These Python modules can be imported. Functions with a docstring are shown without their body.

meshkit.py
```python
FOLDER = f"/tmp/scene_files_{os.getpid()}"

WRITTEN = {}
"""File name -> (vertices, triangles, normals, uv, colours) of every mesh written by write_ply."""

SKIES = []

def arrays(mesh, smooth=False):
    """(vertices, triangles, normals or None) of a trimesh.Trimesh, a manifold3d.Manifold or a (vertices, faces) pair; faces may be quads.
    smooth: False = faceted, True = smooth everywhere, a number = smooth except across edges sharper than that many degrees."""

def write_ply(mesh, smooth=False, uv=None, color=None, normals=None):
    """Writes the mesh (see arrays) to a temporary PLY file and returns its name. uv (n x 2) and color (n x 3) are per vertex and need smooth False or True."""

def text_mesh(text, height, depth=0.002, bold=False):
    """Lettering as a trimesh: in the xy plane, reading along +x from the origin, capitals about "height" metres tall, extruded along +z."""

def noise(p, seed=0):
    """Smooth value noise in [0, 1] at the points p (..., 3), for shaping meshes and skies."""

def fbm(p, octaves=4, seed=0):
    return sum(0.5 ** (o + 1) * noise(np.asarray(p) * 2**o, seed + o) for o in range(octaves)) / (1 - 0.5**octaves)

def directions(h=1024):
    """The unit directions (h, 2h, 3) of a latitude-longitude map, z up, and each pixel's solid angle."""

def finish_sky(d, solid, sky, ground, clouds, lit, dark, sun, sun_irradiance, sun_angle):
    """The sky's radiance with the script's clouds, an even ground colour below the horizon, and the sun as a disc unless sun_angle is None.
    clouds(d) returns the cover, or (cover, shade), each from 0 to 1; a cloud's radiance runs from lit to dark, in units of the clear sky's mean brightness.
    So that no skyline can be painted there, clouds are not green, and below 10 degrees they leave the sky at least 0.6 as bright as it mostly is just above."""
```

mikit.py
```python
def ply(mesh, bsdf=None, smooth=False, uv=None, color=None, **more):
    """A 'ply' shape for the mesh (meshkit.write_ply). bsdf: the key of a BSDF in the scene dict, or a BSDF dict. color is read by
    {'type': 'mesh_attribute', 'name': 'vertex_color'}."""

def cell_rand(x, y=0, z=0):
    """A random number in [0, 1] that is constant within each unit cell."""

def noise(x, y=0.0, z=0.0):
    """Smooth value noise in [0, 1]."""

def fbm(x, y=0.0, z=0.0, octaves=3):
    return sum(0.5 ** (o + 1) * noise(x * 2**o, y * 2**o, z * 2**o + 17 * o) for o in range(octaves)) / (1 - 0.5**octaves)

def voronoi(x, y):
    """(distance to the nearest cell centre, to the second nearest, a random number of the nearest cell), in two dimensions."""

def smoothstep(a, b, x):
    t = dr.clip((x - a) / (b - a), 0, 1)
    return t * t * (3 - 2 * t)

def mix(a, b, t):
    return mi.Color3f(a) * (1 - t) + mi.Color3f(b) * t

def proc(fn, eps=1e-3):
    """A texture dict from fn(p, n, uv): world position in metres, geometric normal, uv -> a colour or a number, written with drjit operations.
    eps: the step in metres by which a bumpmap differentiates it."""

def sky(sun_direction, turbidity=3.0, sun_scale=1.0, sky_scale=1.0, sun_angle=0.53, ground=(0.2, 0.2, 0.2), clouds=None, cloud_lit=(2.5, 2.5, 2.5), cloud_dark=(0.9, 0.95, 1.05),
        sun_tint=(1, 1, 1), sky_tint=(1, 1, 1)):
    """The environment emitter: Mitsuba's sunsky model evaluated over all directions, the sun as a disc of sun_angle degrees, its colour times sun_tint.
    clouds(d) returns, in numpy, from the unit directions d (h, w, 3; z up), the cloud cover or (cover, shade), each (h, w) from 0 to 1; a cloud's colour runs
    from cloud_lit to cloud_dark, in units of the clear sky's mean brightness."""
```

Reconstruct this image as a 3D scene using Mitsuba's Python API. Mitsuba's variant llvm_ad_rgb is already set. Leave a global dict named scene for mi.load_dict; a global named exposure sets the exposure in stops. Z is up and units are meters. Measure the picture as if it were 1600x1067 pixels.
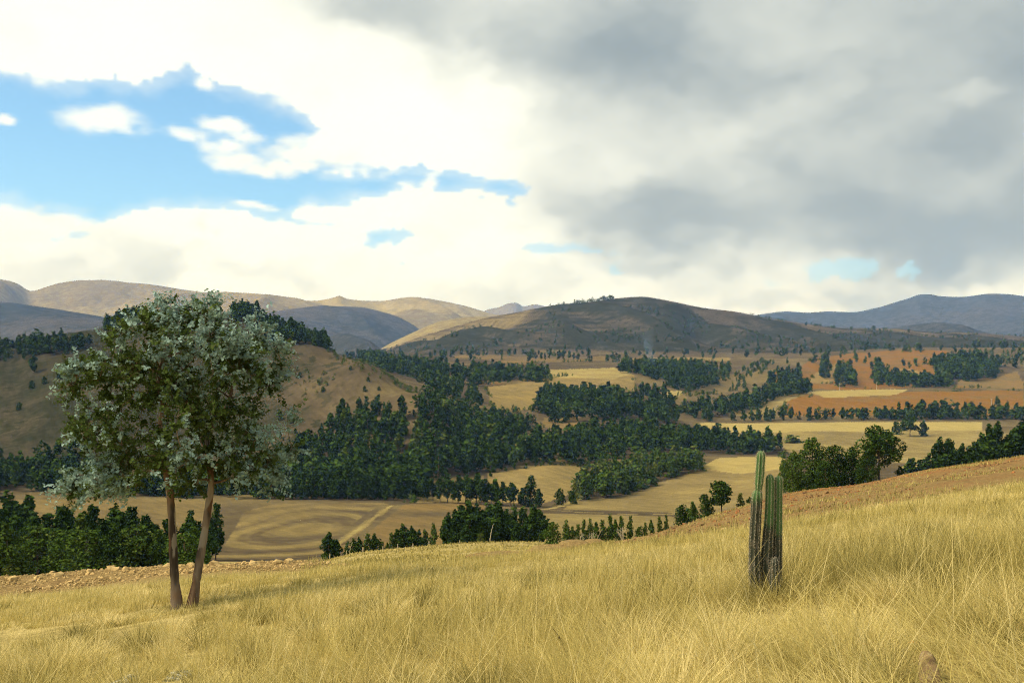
import math, random
import numpy as np, trimesh, mitsuba as mi, drjit as dr
import mikit, meshkit
from scipy.interpolate import PchipInterpolator
from scipy.spatial import cKDTree
import shapely

T = mi.ScalarTransform4f
scene, labels = {}, {}

# ------------------------------------------------------------------ camera, sky, exposure
F, CX, CY = 1600.0, 800.0, 533.5            # focal length and centre of the 1600 x 1067 photograph, in its pixels
scene['camera'] = {'type': 'perspective', 'fov': math.degrees(2 * math.atan(800 / F)), 'fov_axis': 'x',
                   'near_clip': 0.1, 'far_clip': 40000.0,
                   'to_world': T().look_at(origin=[0, 0, 0], target=[0, 1, 0], up=[0, 0, 1]),
                   'medium': {'type': 'ref', 'id': 'haze_air'}}
exposure = 2.32
SUN = (-0.62, -0.12, 0.72)


def to_frame(d):
    """azimuth and elevation in degrees of sky directions"""
    return np.degrees(np.arctan2(d[..., 0], d[..., 1])), np.degrees(np.arcsin(np.clip(d[..., 2], -1, 1)))


def azel(px, py):
    a = math.atan((px - CX) / F)
    return math.degrees(a), math.degrees(math.atan((CY - py) / F * math.cos(a)))


BLUE = [[(-500, 60), (-100, 90), (60, 98), (150, 110), (240, 110), (262, 104), (275, 92), (300, 88), (318, 98), (305, 110), (345, 118), (400, 130), (430, 140), (475, 148),
         (508, 170), (520, 195), (503, 218), (512, 238), (530, 252), (548, 260), (600, 254), (650, 252), (720, 262), (800, 280), (870, 308), (800, 326),
         (700, 320), (650, 314), (590, 322), (540, 326), (490, 326), (475, 333), (495, 345), (590, 350), (700, 378), (640, 392), (560, 404), (525, 388), (550, 370),
         (480, 356), (410, 348), (330, 341), (260, 339), (200, 350), (150, 358), (100, 346), (0, 336), (-100, 338), (-500, 350)],
        [(40, 368), (110, 359), (175, 370), (130, 382), (70, 380)], [(780, 402), (850, 379), (915, 371), (965, 386), (972, 406), (900, 402), (850, 410)],
        [(946, 408), (972, 405), (982, 428), (958, 442)], [(20, 384), (90, 380), (190, 378), (150, 388), (60, 391)], [(590, 412), (650, 405), (690, 408), (640, 416)], [(1240, 426), (1285, 408), (1360, 400), (1388, 416), (1340, 444), (1270, 442)],
        [(1385, 408), (1420, 396), (1455, 410), (1440, 432), (1398, 430)], [(1165, 446), (1205, 434), (1240, 440), (1210, 458)]]
PUFF = [(160, 190, 52, 20), (185, 207, 34, 12), (12, 184, 16, 6), (300, 212, 40, 9), (345, 220, 44, 13), (375, 248, 42, 15), (410, 262, 30, 11), (350, 196, 34, 9), (395, 210, 26, 8), (440, 258, 34, 12),
        (470, 228, 44, 18), (475, 255, 24, 10), (400, 318, 32, 5), (680, 297, 16, 9), (303, 132, 14, 8), (520, 326, 34, 7), (60, 338, 70, 7), (690, 280, 12, 6), (95, 372, 20, 3)]
# where the cloud deck is grey: px, py, rx, ry, weight
GREY = [(1320, 30, 560, 200, .34), (880, 55, 170, 75, .40), (1000, 105, 170, 70, .42), (590, 0, 120, 45, .46), (1200, 230, 360, 200, .36), (1180, 345, 330, 80, .44), (1040, 355, 130, 46, .24), (1600, 350, 260, 90, .44), (1590, 120, 150, 170, .34),
        (1520, 215, 55, 40, .26), (1390, 300, 300, 120, .22), (1215, 135, 70, 34, .16), (960, 290, 140, 100, .14), (1800, 200, 260, 300, .5), (1540, 385, 190, 42, .30), (720, 40, 100, 45, .26), (700, 120, 40, 26, .10),
        (1000, -150, 900, 110, .3), (1800, -300, 1200, 260, .5), (985, 330, 110, 36, .16), (60, 425, 100, 26, .24), (440, 432, 55, 22, .18), (310, 360, 10, 9, .26), (342, 374, 9, 9, .2), (1000, 425, 70, 12, .14), (1290, 470, 80, 12, .26), (860, 430, 60, 16, .18), (1180, 470, 60, 10, .24), (1530, 432, 40, 8, .3), (1400, 455, 60, 10, .22), (830, 190, 110, 150, .06), (650, 470, 120, 14, .08), (250, 400, 90, 14, .07)]
LIGHT = [(1510, 128, 42, 26, .34), (985, 278, 55, 30, .22), (1540, 280, 75, 42, .34), (1180, 205, 90, 30, .10), (745, 170, 120, 120, .20), (1110, 150, 50, 30, .06), (1560, 470, 140, 40, .2)]


def billow(p, octaves, seed):
    return sum(.55 ** o * np.abs(2 * meshkit.noise(np.asarray(p) * 2 ** o, seed + o) - 1) for o in range(octaves)) / sum(.55 ** o for o in range(octaves))


def clouds(d):
    az, el = to_frame(d)
    cover, shade = np.ones(az.shape), np.zeros(az.shape)
    q = np.stack([az * 0.11, el * 0.17, np.full(az.shape, 3.3)], -1)
    warp = np.stack([meshkit.fbm(q * 2.2, 6, 7) - .5, meshkit.fbm(q * 2.2, 6, 31) - .5], -1)
    fine = np.stack([meshkit.fbm(q * 9, 4, 17) - .5, meshkit.fbm(q * 9, 4, 37) - .5], -1)
    warp = warp + .32 * fine
    puffy = billow(q * np.array([4.5, 5.5, 1]), 5, 3)
    soft = meshkit.fbm(q * 1.3, 5, 11)
    wisp = meshkit.fbm(q * np.array([3.2, 9.0, 1]) + warp[..., :1] * 2.5, 5, 57)
    see = (np.abs(az) < 50) & (el < 35) & (el > -2)
    a, e = az[see] + 3.0 * warp[see][:, 0], el[see] + 2.2 * warp[see][:, 1]
    pts = shapely.points(a, e)
    gap = np.zeros(a.shape)
    for k, poly in enumerate(BLUE):
        g = shapely.Polygon([azel(*p) for p in poly]).buffer(0)
        inside = shapely.contains(g, pts)
        dist = shapely.distance(g.boundary, pts)
        n = .9 if k == 0 else .45
        sd = np.where(inside, dist, -dist) + n * ((puffy[see] - .42) * 1.5 + (wisp[see] - .5) * 1.1)
        soft_edge = .10 + .55 * mi_step(.45, .62, wisp[see])
        gap = np.maximum(gap, mi_step(-.08, 1, sd / soft_edge) * (.70 + .30 * mi_step(.1, 1.2, sd)) * (1 if k == 0 else .8))
    puff = np.zeros(a.shape)
    for px, py, rx, ry in PUFF:
        ca, ce = azel(px, py)
        r2 = ((az[see] + 2.0 * warp[see][:, 0] - ca) / (rx / F * 57.3)) ** 2 + ((el[see] + 1.6 * warp[see][:, 1] - ce) / (ry / F * 57.3)) ** 2
        puff = np.maximum(puff, np.exp(-.6 * r2) * (1.0 - 1.0 * puffy[see] + .9 * (wisp[see] - .5)) * 1.25)
    puff = mi_step(.24, .66, puff) * (.55 + .45 * mi_step(.45, .95, puff))
    cover[see] = 1 - gap * (1 - .95 * puff)
    # the rest of the sky goes on the same way: broken cloud to the left, closed deck to the right
    out = ~see
    side = mi_step(-120, 60, np.where(az > 150, az - 360, az))
    cover[out] = np.clip(mi_step(.36, .56, meshkit.fbm(q * .5, 5, 21)[out] + .25 * side[out]), 0, 1)
    s = np.zeros(az.shape)
    aw, ew = az + 5.0 * warp[..., 0], el + 4.0 * warp[..., 1]
    for k, group in ((1, GREY), (-1, LIGHT)):
        for px, py, rx, ry, w in group:
            ca, ce = azel(px, py)
            r2 = ((aw - ca) / (rx / F * 57.3)) ** 2 + ((ew - ce) / (ry / F * 57.3)) ** 2
            s += k * w * np.exp(-1.1 * r2 ** 1.3)
    body = np.clip(s * 1.8, 0, 1)
    mid = meshkit.fbm(q * np.array([2.4, 3.0, 1]) + warp * 1.5 @ np.array([[1, 0, 0], [0, 1, 0]]), 5, 91)
    s = s + body * (.50 * (soft - .5) + .48 * (mid - .5) - .10 * (puffy - .42)) + .16 * (soft - .54) * mi_step(0, 6, el) + 1.25 * np.clip(mid - .50, 0, 1) * mi_step(8, 3, el) + .45 * np.clip(puffy - .42, 0, 1) * mi_step(8, 3, el) + .5 * np.clip(mid - .52, 0, 1) + .05 * (puffy - .42)
    s = np.where(s > 0, np.tanh(s * .84), s)
    s[out] = np.clip(.25 + .5 * side[out] + .9 * (soft[out] - .45), 0, .9)
    return np.clip(cover, 0, 1), np.clip(s, 0, 1)


def mi_step(a, b, x):
    t = np.clip((np.asarray(x, float) - a) / (b - a), 0, 1)
    return t * t * (3 - 2 * t)


scene['sky'] = mikit.sky(SUN, turbidity=3, sun_scale=0.75, sky_scale=1.0, sun_angle=28, ground=(0.16, 0.13, 0.07), clouds=clouds,
                         cloud_lit=(2.58, 2.58, 2.24), cloud_dark=(0.45, 0.61, 0.72), sky_tint=(.90, 1.12, 1.10), sun_tint=(.97, 1, 1.0))

# ------------------------------------------------------------------ small helpers
rng = np.random.default_rng(5)
random.seed(5)
taken = {}


def key_for(name, parent=None):
    full = f'{parent}__{name}' if parent else name
    n = taken.get(full, -1) + 1
    taken[full] = n
    return full if n == 0 else f'{full}_{n:03d}'


def put(name, mesh, bsdf, parent=None, smooth=False, uv=None, kind=None, label=None, category=None, group=None, **more):
    k = key_for(name, parent)
    scene[k] = mikit.ply(mesh, bsdf, smooth=smooth, uv=uv, **more)
    tag(k, label, category, group, kind)
    return k


def tag(k, label=None, category=None, group=None, kind=None):
    e = {a: b for a, b in (('label', label), ('category', category), ('group', group), ('kind', kind)) if b}
    if e:
        labels[k] = {**labels.get(k, {}), **e}
    return k


def thing(name, label, category, group=None):
    return tag(key_for(name), label, category, group)


def join(parts):
    """[(v, f, uv)] -> one (v, f, uv)"""
    vs, fs, us, n = [], [], [], 0
    for v, f, u in parts:
        vs.append(v); fs.append(np.asarray(f) + n); us.append(u); n += len(v)
    return np.vstack(vs), np.vstack(fs), np.vstack(us)


def tube(points, radii, sides=7, cap=True, uvx=.5):
    p = np.asarray(points, float)
    r = np.broadcast_to(np.asarray(radii, float), (len(p),))
    t = np.gradient(p, axis=0)
    t /= np.linalg.norm(t, axis=1, keepdims=True) + 1e-12
    a = np.cross(t, np.where(np.abs(t[:, 1:2]) < .9, [0, 1.0, 0], [1.0, 0, 0]))
    a /= np.linalg.norm(a, axis=1, keepdims=True) + 1e-12
    b, ang = np.cross(t, a), np.arange(sides) * 2 * np.pi / sides
    v = p[:, None] + r[:, None, None] * (np.cos(ang)[None, :, None] * a[:, None] + np.sin(ang)[None, :, None] * b[:, None])
    i, j = np.meshgrid(np.arange(len(p) - 1), np.arange(sides), indexing='ij')
    f = np.stack([i * sides + j, (i + 1) * sides + j, (i + 1) * sides + (j + 1) % sides, i * sides + (j + 1) % sides], -1).reshape(-1, 4)
    f = np.vstack([f[:, [0, 2, 1]], f[:, [0, 3, 2]]])
    v = v.reshape(-1, 3)
    if cap:
        v = np.vstack([v, p[-1]])
        top = (len(p) - 1) * sides
        f = np.vstack([f, [[top + k, len(v) - 1, top + (k + 1) % sides] for k in range(sides)]])
    return v, f, np.full((len(v), 2), uvx)


def unit(v):
    return v / (np.linalg.norm(v, axis=-1, keepdims=True) + 1e-12)


# ------------------------------------------------------------------ the lie of the land
# The hillside that the camera stands on is a plane, sloping down to the left and away; at a crest 20 to 30 m off it rolls over.
def hill_plane(x, y):
    return -1.4 + .12 * x - .145 * y


# down from the crest: for each bearing (as photograph column) distance in m and the photograph row the ground stands at
R = {
    -900: [(45, 905), (60, 920), (150, 908), (260, 870), (420, 770), (560, 690), (850, 545), (1100, 560), (2000, 560), (4000, 560)],
    0: [(39, 938), (46, 909), (48, 902), (51, 903), (58, 930), (100, 928), (150, 908), (200, 890), (260, 860), (330, 812), (400, 784), (430, 776), (480, 752), (560, 690), (650, 622), (750, 572), (850, 543), (900, 545), (1000, 562), (1300, 566), (2000, 560), (4000, 560)],
    150: [(37, 925), (45, 900), (47, 892), (50, 893), (57, 920), (100, 922), (150, 905), (200, 888), (260, 856), (330, 812), (400, 784), (430, 777), (480, 752), (560, 690), (650, 618), (750, 555), (850, 513), (900, 516), (1000, 545), (1300, 562), (2000, 560), (4000, 560)],
    300: [(33, 912), (43, 890), (45, 884), (48, 885), (55, 908), (100, 912), (150, 900), (200, 882), (230, 871), (330, 822), (420, 784), (450, 777), (500, 758), (560, 718), (650, 645), (750, 560), (830, 492), (870, 481), (920, 490), (1050, 540), (1400, 562), (2000, 560), (4000, 560)],
    400: [(31, 906), (42, 888), (44, 881), (47, 881), (54, 898), (100, 903), (150, 896), (200, 882), (230, 872), (330, 820), (420, 784), (450, 777), (500, 762), (560, 722), (650, 650), (750, 568), (810, 515), (850, 500), (900, 512), (1050, 550), (1400, 564), (2000, 560), (4000, 560)],
    480: [(29, 900), (42, 885), (44, 878), (47, 878), (54, 888), (100, 893), (150, 884), (180, 882), (230, 871), (330, 820), (420, 784), (450, 777), (500, 762), (560, 720), (650, 638), (720, 575), (780, 537), (830, 538), (1000, 560), (1400, 564), (2000, 560), (4000, 560)],
    560: [(27, 893), (42, 887), (46, 885), (60, 885), (100, 876), (150, 867), (175, 863), (200, 876), (250, 860), (330, 820), (425, 783), (460, 776), (510, 752), (570, 706), (640, 632), (700, 568), (740, 564), (800, 575), (1000, 572), (1500, 563), (2000, 559), (4000, 560)],
    650: [(25, 890), (42, 886), (60, 880), (100, 868), (150, 857), (175, 854), (205, 868), (250, 860), (330, 820), (430, 783), (460, 777), (520, 742), (570, 690), (620, 632), (645, 614), (700, 622), (900, 604), (1100, 589), (1400, 570), (2000, 557), (4000, 560)],
    750: [(22, 882), (40, 879), (60, 874), (100, 862), (150, 850), (172, 847), (205, 864), (250, 850), (330, 815), (420, 790), (450, 782), (560, 738), (640, 702), (720, 680), (900, 625), (1100, 597), (1400, 568), (2000, 554), (4000, 560)],
    850: [(21, 871), (40, 870), (60, 868), (100, 858), (150, 850), (172, 846), (205, 860), (250, 848), (300, 832), (400, 798), (450, 784), (560, 736), (640, 705), (800, 660), (950, 622), (1150, 590), (1400, 570), (2000, 555), (4000, 560)],
    950: [(21, 862), (36, 858), (60, 852), (85, 848), (100, 850), (150, 853), (205, 853), (250, 844), (300, 830), (400, 800), (520, 765), (600, 737), (700, 700), (850, 650), (1000, 615), (1200, 587), (1500, 566), (2000, 553), (4000, 560)],
    1050: [(22, 850), (36, 847), (60, 838), (100, 826), (125, 822), (150, 828), (205, 834), (300, 822), (400, 802), (500, 766), (600, 725), (650, 712), (760, 692), (900, 662), (960, 652), (1060, 622), (1250, 590), (1500, 568), (2000, 553), (4000, 560)],
    1150: [(22, 836), (36, 835), (60, 815), (100, 799), (130, 792), (160, 800), (220, 808), (350, 804), (450, 776), (560, 735), (630, 714), (700, 707), (900, 667), (970, 655), (1080, 633), (1220, 617), (1450, 580), (1700, 562), (2000, 553), (4000, 560)],
    1250: [(22, 820), (36, 819), (60, 794), (100, 774), (135, 766), (165, 771), (250, 775), (400, 762), (600, 718), (700, 705), (930, 661), (975, 653), (1100, 623), (1200, 612), (1260, 614), (1500, 578), (1900, 553), (2100, 552), (4000, 560)],
    1350: [(23, 802), (36, 801), (60, 776), (100, 761), (140, 754), (170, 762), (250, 766), (400, 758), (600, 720), (700, 708), (930, 660), (975, 652), (1090, 625), (1210, 609), (1300, 608), (1600, 570), (1950, 547), (2050, 546), (4000, 560)],
    1450: [(24, 786), (38, 784), (60, 757), (100, 741), (140, 734), (170, 745), (250, 752), (400, 745), (560, 730), (700, 708), (930, 660), (975, 652), (1090, 625), (1210, 608), (1300, 606), (1600, 565), (1950, 543), (2050, 543), (4000, 560)],
    1550: [(25, 771), (40, 766), (60, 741), (100, 725), (140, 719), (170, 731), (250, 743), (400, 738), (560, 727), (700, 708), (930, 660), (975, 652), (1090, 625), (1220, 609), (1300, 606), (1600, 566), (1950, 543), (2050, 543), (4000, 560)],
    1650: [(26, 757), (42, 750), (60, 724), (100, 710), (140, 704), (170, 716), (250, 735), (400, 735), (560, 726), (700, 708), (930, 660), (975, 652), (1090, 625), (1230, 612), (1600, 568), (1950, 543), (2050, 543), (4000, 560)],
    2500: [(34, 640), (60, 630), (140, 600), (170, 620), (250, 660), (400, 700), (560, 700), (930, 640), (1600, 560), (1950, 543), (2050, 543), (4000, 560)],
}
# the terraced hill behind the valley: crest row per column (crest about 3000 m off, foot about 2050 m)
HILL = [(-900, 580), (480, 580), (560, 562), (590, 552), (640, 532), (700, 512), (760, 494), (830, 481), (900, 473), (960, 466), (1000, 464), (1040, 470), (1100, 482), (1150, 488), (1200, 498), (1260, 506), (1320, 513), (1400, 514), (1450, 519), (1520, 520), (1600, 526), (1800, 532), (2500, 540)]
PX = np.array(sorted(R))
LD = np.linspace(math.log(15), math.log(4000), 900)
_rows = []
for p in PX:
    u = (p - CX) / F
    pts = []
    dc = 1.4 / ((R[p][0][1] - 533.5) / F - .145 + .12 * u) if p not in (-900, 2500) else (32 if p < 0 else 26)
    dc = min(max(dc, 14), R[p][0][0] - 3)
    for d in np.linspace(10, dc, 12):
        pts.append((d, hill_plane(u * d, d)))
    for d, y in R[p]:
        pts.append((d, -(y - CY) / F * d))
    pts = np.array(pts)
    _rows.append(PchipInterpolator(np.log(pts[:, 0]), pts[:, 1])(LD))
# finer columns, then a little smoothing across them
PXF = np.linspace(-900, 2500, 1400)
_tab = PchipInterpolator(PX, np.array(_rows), axis=0)(PXF)
_hy = PchipInterpolator(*np.array(HILL, float).T)(PXF)
_d = np.exp(LD)[None]
_crest_d = 3000 + 220 * np.sin(PXF / 170.0)[:, None]
_crest_z = (CY - _hy)[:, None] / F * _crest_d
_foot_z = -(553 - CY) / F * 2050
_t = np.clip((_d - 2050) / (_crest_d - 2050), 0, 1.6)
_shape = np.where(_t < 1, np.sin(np.clip(_t, 0, 1) * np.pi / 2) ** 1.15, np.cos(np.clip(_t - 1, 0, 1) * np.pi / 2) ** 1.2)
_hz = _foot_z + (_crest_z - _foot_z) * _shape
_tab = np.where(_d > 2050, _hz, _tab)


def lookup(px, ld):
    i = np.clip((px - PXF[0]) / (PXF[1] - PXF[0]), 0, len(PXF) - 1.001)
    j = np.clip((ld - LD[0]) / (LD[1] - LD[0]), 0, len(LD) - 1.001)
    a, b = i.astype(int), j.astype(int)
    s, t = i - a, j - b
    return (_tab[a, b] * (1 - s) * (1 - t) + _tab[a + 1, b] * s * (1 - t) + _tab[a, b + 1] * (1 - s) * t + _tab[a + 1, b + 1] * s * t)


def n2(x, y, s, seed=0, octaves=4):
    return meshkit.fbm(np.stack([np.asarray(x) / s, np.asarray(y) / s, np.full(np.shape(x), seed * 7.7 + .3)], -1), octaves, seed) - .5


def H(x, y):
    """ground height"""
    x, y = np.broadcast_arrays(np.asarray(x, float), np.asarray(y, float))
    d = np.maximum(y, 1.0)
    far = y > 15
    z = hill_plane(x, y)
    z = np.where(far, lookup(CX + F * np.clip(x / d, -1.06, 1.06), np.log(np.maximum(d, 15))), z)
    # relief: small bumps near, gullies on the hills
    z = z + .10 * n2(x, y, 2.2, 1, 3) * np.clip(d / 8, .4, 1)
    z = z + np.clip((d - 40) / 60, 0, 1) * 1.2 * n2(x, y, 34, 2) * np.clip((260 - d) / 80, .25, 1)
    w = mi_step(430, 620, d) * mi_step(1500, 900, d) * mi_step(-60, -220, x)
    z = z + w * (12 * n2(x + .3 * y, y * .35, 60, 3) - 22 * np.abs(n2(x * 1.2 + .4 * y, y * .3, 90, 5)) + 2.5)
    w = mi_step(2080, 2450, d) * mi_step(2900, 2600, d)
    gx, gy = x + .25 * y, y * .28
    z = z - w * (260 * np.abs(n2(gx, gy, 260, 8, 4)) - 2) - w * mi_step(0, .25, n2(x, y, 800, 12)) * 20
    z = z + mi_step(900, 1300, d) * mi_step(2100, 1800, d) * 5 * n2(x, y, 140, 9)
    return z


def at(px, py, dmin=16.0):
    """the point of the ground seen in this direction, at dmin or beyond"""
    d = np.exp(np.linspace(math.log(dmin), math.log(3900), 4000))
    u, w = (px - CX) / F, (CY - py) / F
    hit = np.nonzero(H(u * d, d) >= w * d)[0]
    k = d[hit[0]] if len(hit) else d[-1]
    return u * k, k


def plan(poly, dmin=16.0):
    return shapely.Polygon([at(px, py, dmin) for px, py in poly]).buffer(0)


# ------------------------------------------------------------------ materials
N, FB, SS, MX = mikit.noise, mikit.fbm, mikit.smoothstep, mikit.mix


def land_colour(p, n, uv):
    """uv.x: how dry and bright the cover is (0 scrub, .33 fallow, .66 stubble, 1 straw); uv.y: how much bare red earth"""
    g = FB(p.x * .035, p.y * .035, 0, 4) - .5
    f = FB(p.x * .35, p.y * .35, 3, 3) - .5
    a = dr.clip(uv.x + .34 * g + .16 * f, 0, 1)
    c = MX((.028, .031, .016), (.088, .068, .040), SS(0, .36, a))
    c = MX(c, (.185, .143, .058), SS(.30, .68, a))
    c = MX(c, (.335, .265, .092), SS(.62, 1.0, a))
    thicket = SS(.58, .70, FB(p.x * .16, p.y * .16, 11, 3)) * SS(.46, .26, uv.x)
    c = MX(c, (.030, .034, .015), thicket * .75)
    r = dr.clip(uv.y + 1.5 * g * dr.minimum(uv.y * 2, 1) + .4 * f * uv.y, 0, 1)
    c = MX(c, (.195, .098, .022), r)
    c = c * (.93 + .14 * SS(.3, .7, N(p.x * .45 + .25 * p.y, p.y * .07 - p.x * .05, 5)))
    return c * (.86 + .28 * FB(p.x * 1.7, p.y * 1.7, 9, 2))


def soil_colour(p, n, uv):
    """the near hillside under the grass, the turned earth of the bank and its stony edge. uv.x dry grass .. earth, uv.y redness"""
    f = FB(p.x * 1.1, p.y * 1.1, 0, 4)
    g = FB(p.x * 7.0, p.y * 7.0, 4, 3)
    straw = MX((.22, .175, .065), (.44, .355, .14), SS(.25, .75, f * .6 + g * .4))
    earth = MX(MX((.12, .080, .036), (.25, .165, .070), g), (.27, .118, .036), uv.y * SS(.25, .7, f))
    return MX(straw, earth, dr.clip(uv.x + (f - .5) * .5 * SS(0, .3, uv.x), 0, 1)) * (.8 + .4 * N(p.x * 23, p.y * 23, p.z * 23))


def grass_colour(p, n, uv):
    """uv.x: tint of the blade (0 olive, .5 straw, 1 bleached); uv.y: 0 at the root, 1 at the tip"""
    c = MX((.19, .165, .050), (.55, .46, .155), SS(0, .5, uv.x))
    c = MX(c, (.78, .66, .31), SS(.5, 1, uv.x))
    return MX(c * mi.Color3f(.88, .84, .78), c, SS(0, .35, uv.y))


def tree_leaf(p, n, uv):
    c = MX((.022, .046, .010), (.056, .098, .016), SS(0, .5, uv.x))
    c = MX(c, (.125, .145, .032), SS(.5, 1.0, uv.x))
    return c * (.7 + .6 * uv.y)


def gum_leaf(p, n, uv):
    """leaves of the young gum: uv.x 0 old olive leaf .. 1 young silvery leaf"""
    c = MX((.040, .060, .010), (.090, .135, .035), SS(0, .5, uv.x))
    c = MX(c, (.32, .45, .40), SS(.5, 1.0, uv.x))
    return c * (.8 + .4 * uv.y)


def bark_colour(p, n, uv):
    f = FB(p.x * 9, p.y * 9, p.z * 1.3, 4)
    c = MX((.060, .046, .034), (.25, .19, .135), SS(.32, .70, f))
    c = MX(c, (.24, .115, .055), SS(.50, .60, FB(p.x * 5 + 3, p.y * 5, p.z * 1.1, 3)) * .40)
    return MX(c, (.33, .28, .22), SS(.62, .70, FB(p.x * 11 + 7, p.y * 11, p.z * 2.2, 3)) * .8)


def cactus_colour(p, n, uv):
    """uv.x: 0 woody foot .. 1 fresh green top; uv.y: 1 on the rib's edge"""
    f = FB(p.x * 30, p.y * 30, p.z * 12, 3)
    c = MX((.036, .042, .024), (.050, .125, .032), SS(.25, .75, uv.x + .5 * (f - .5)))
    c = MX(c, (.13, .20, .07), uv.y * .55 * SS(.3, 1, uv.x))
    return MX(c, (.13, .11, .075), SS(.55, .75, f) * (1 - uv.x) * .8)


def stone_colour(p, n, uv):
    f = FB(p.x * 14, p.y * 14, p.z * 14, 3)
    return MX(MX((.33, .225, .085), (.50, .37, .165), uv.x), (.30, .14, .06), SS(.55, .8, f) * .5) * (.8 + .4 * uv.y)


def clod_colour(p, n, uv):
    c = MX((.13, .080, .040), (.30, .19, .085), uv.x)
    return MX(c, (.28, .115, .042), SS(.62, .85, uv.y)) * (.8 + .4 * N(p.x * 9, p.y * 9, p.z * 9))


def lichen_colour(p, n, uv):
    f = FB(p.x * 26, p.y * 26, p.z * 26, 4)
    return MX(MX((.10, .10, .055), (.24, .23, .15), SS(.35, .6, f)), (.50, .50, .42), SS(.56, .68, f))


def wood_stone_colour(p, n, uv):
    f = FB(p.x * 22, p.y * 22, p.z * 22, 4)
    return MX(MX((.12, .080, .043), (.25, .170, .085), SS(.3, .7, f)), (.31, .25, .15), SS(.6, .72, FB(p.x * 60, p.y * 60, p.z * 60, 2)) * .6)


def diffuse(fn, both=False):
    b = {'type': 'diffuse', 'reflectance': mikit.proc(fn)}
    return {'type': 'twosided', 'nested': b} if both else b


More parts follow.
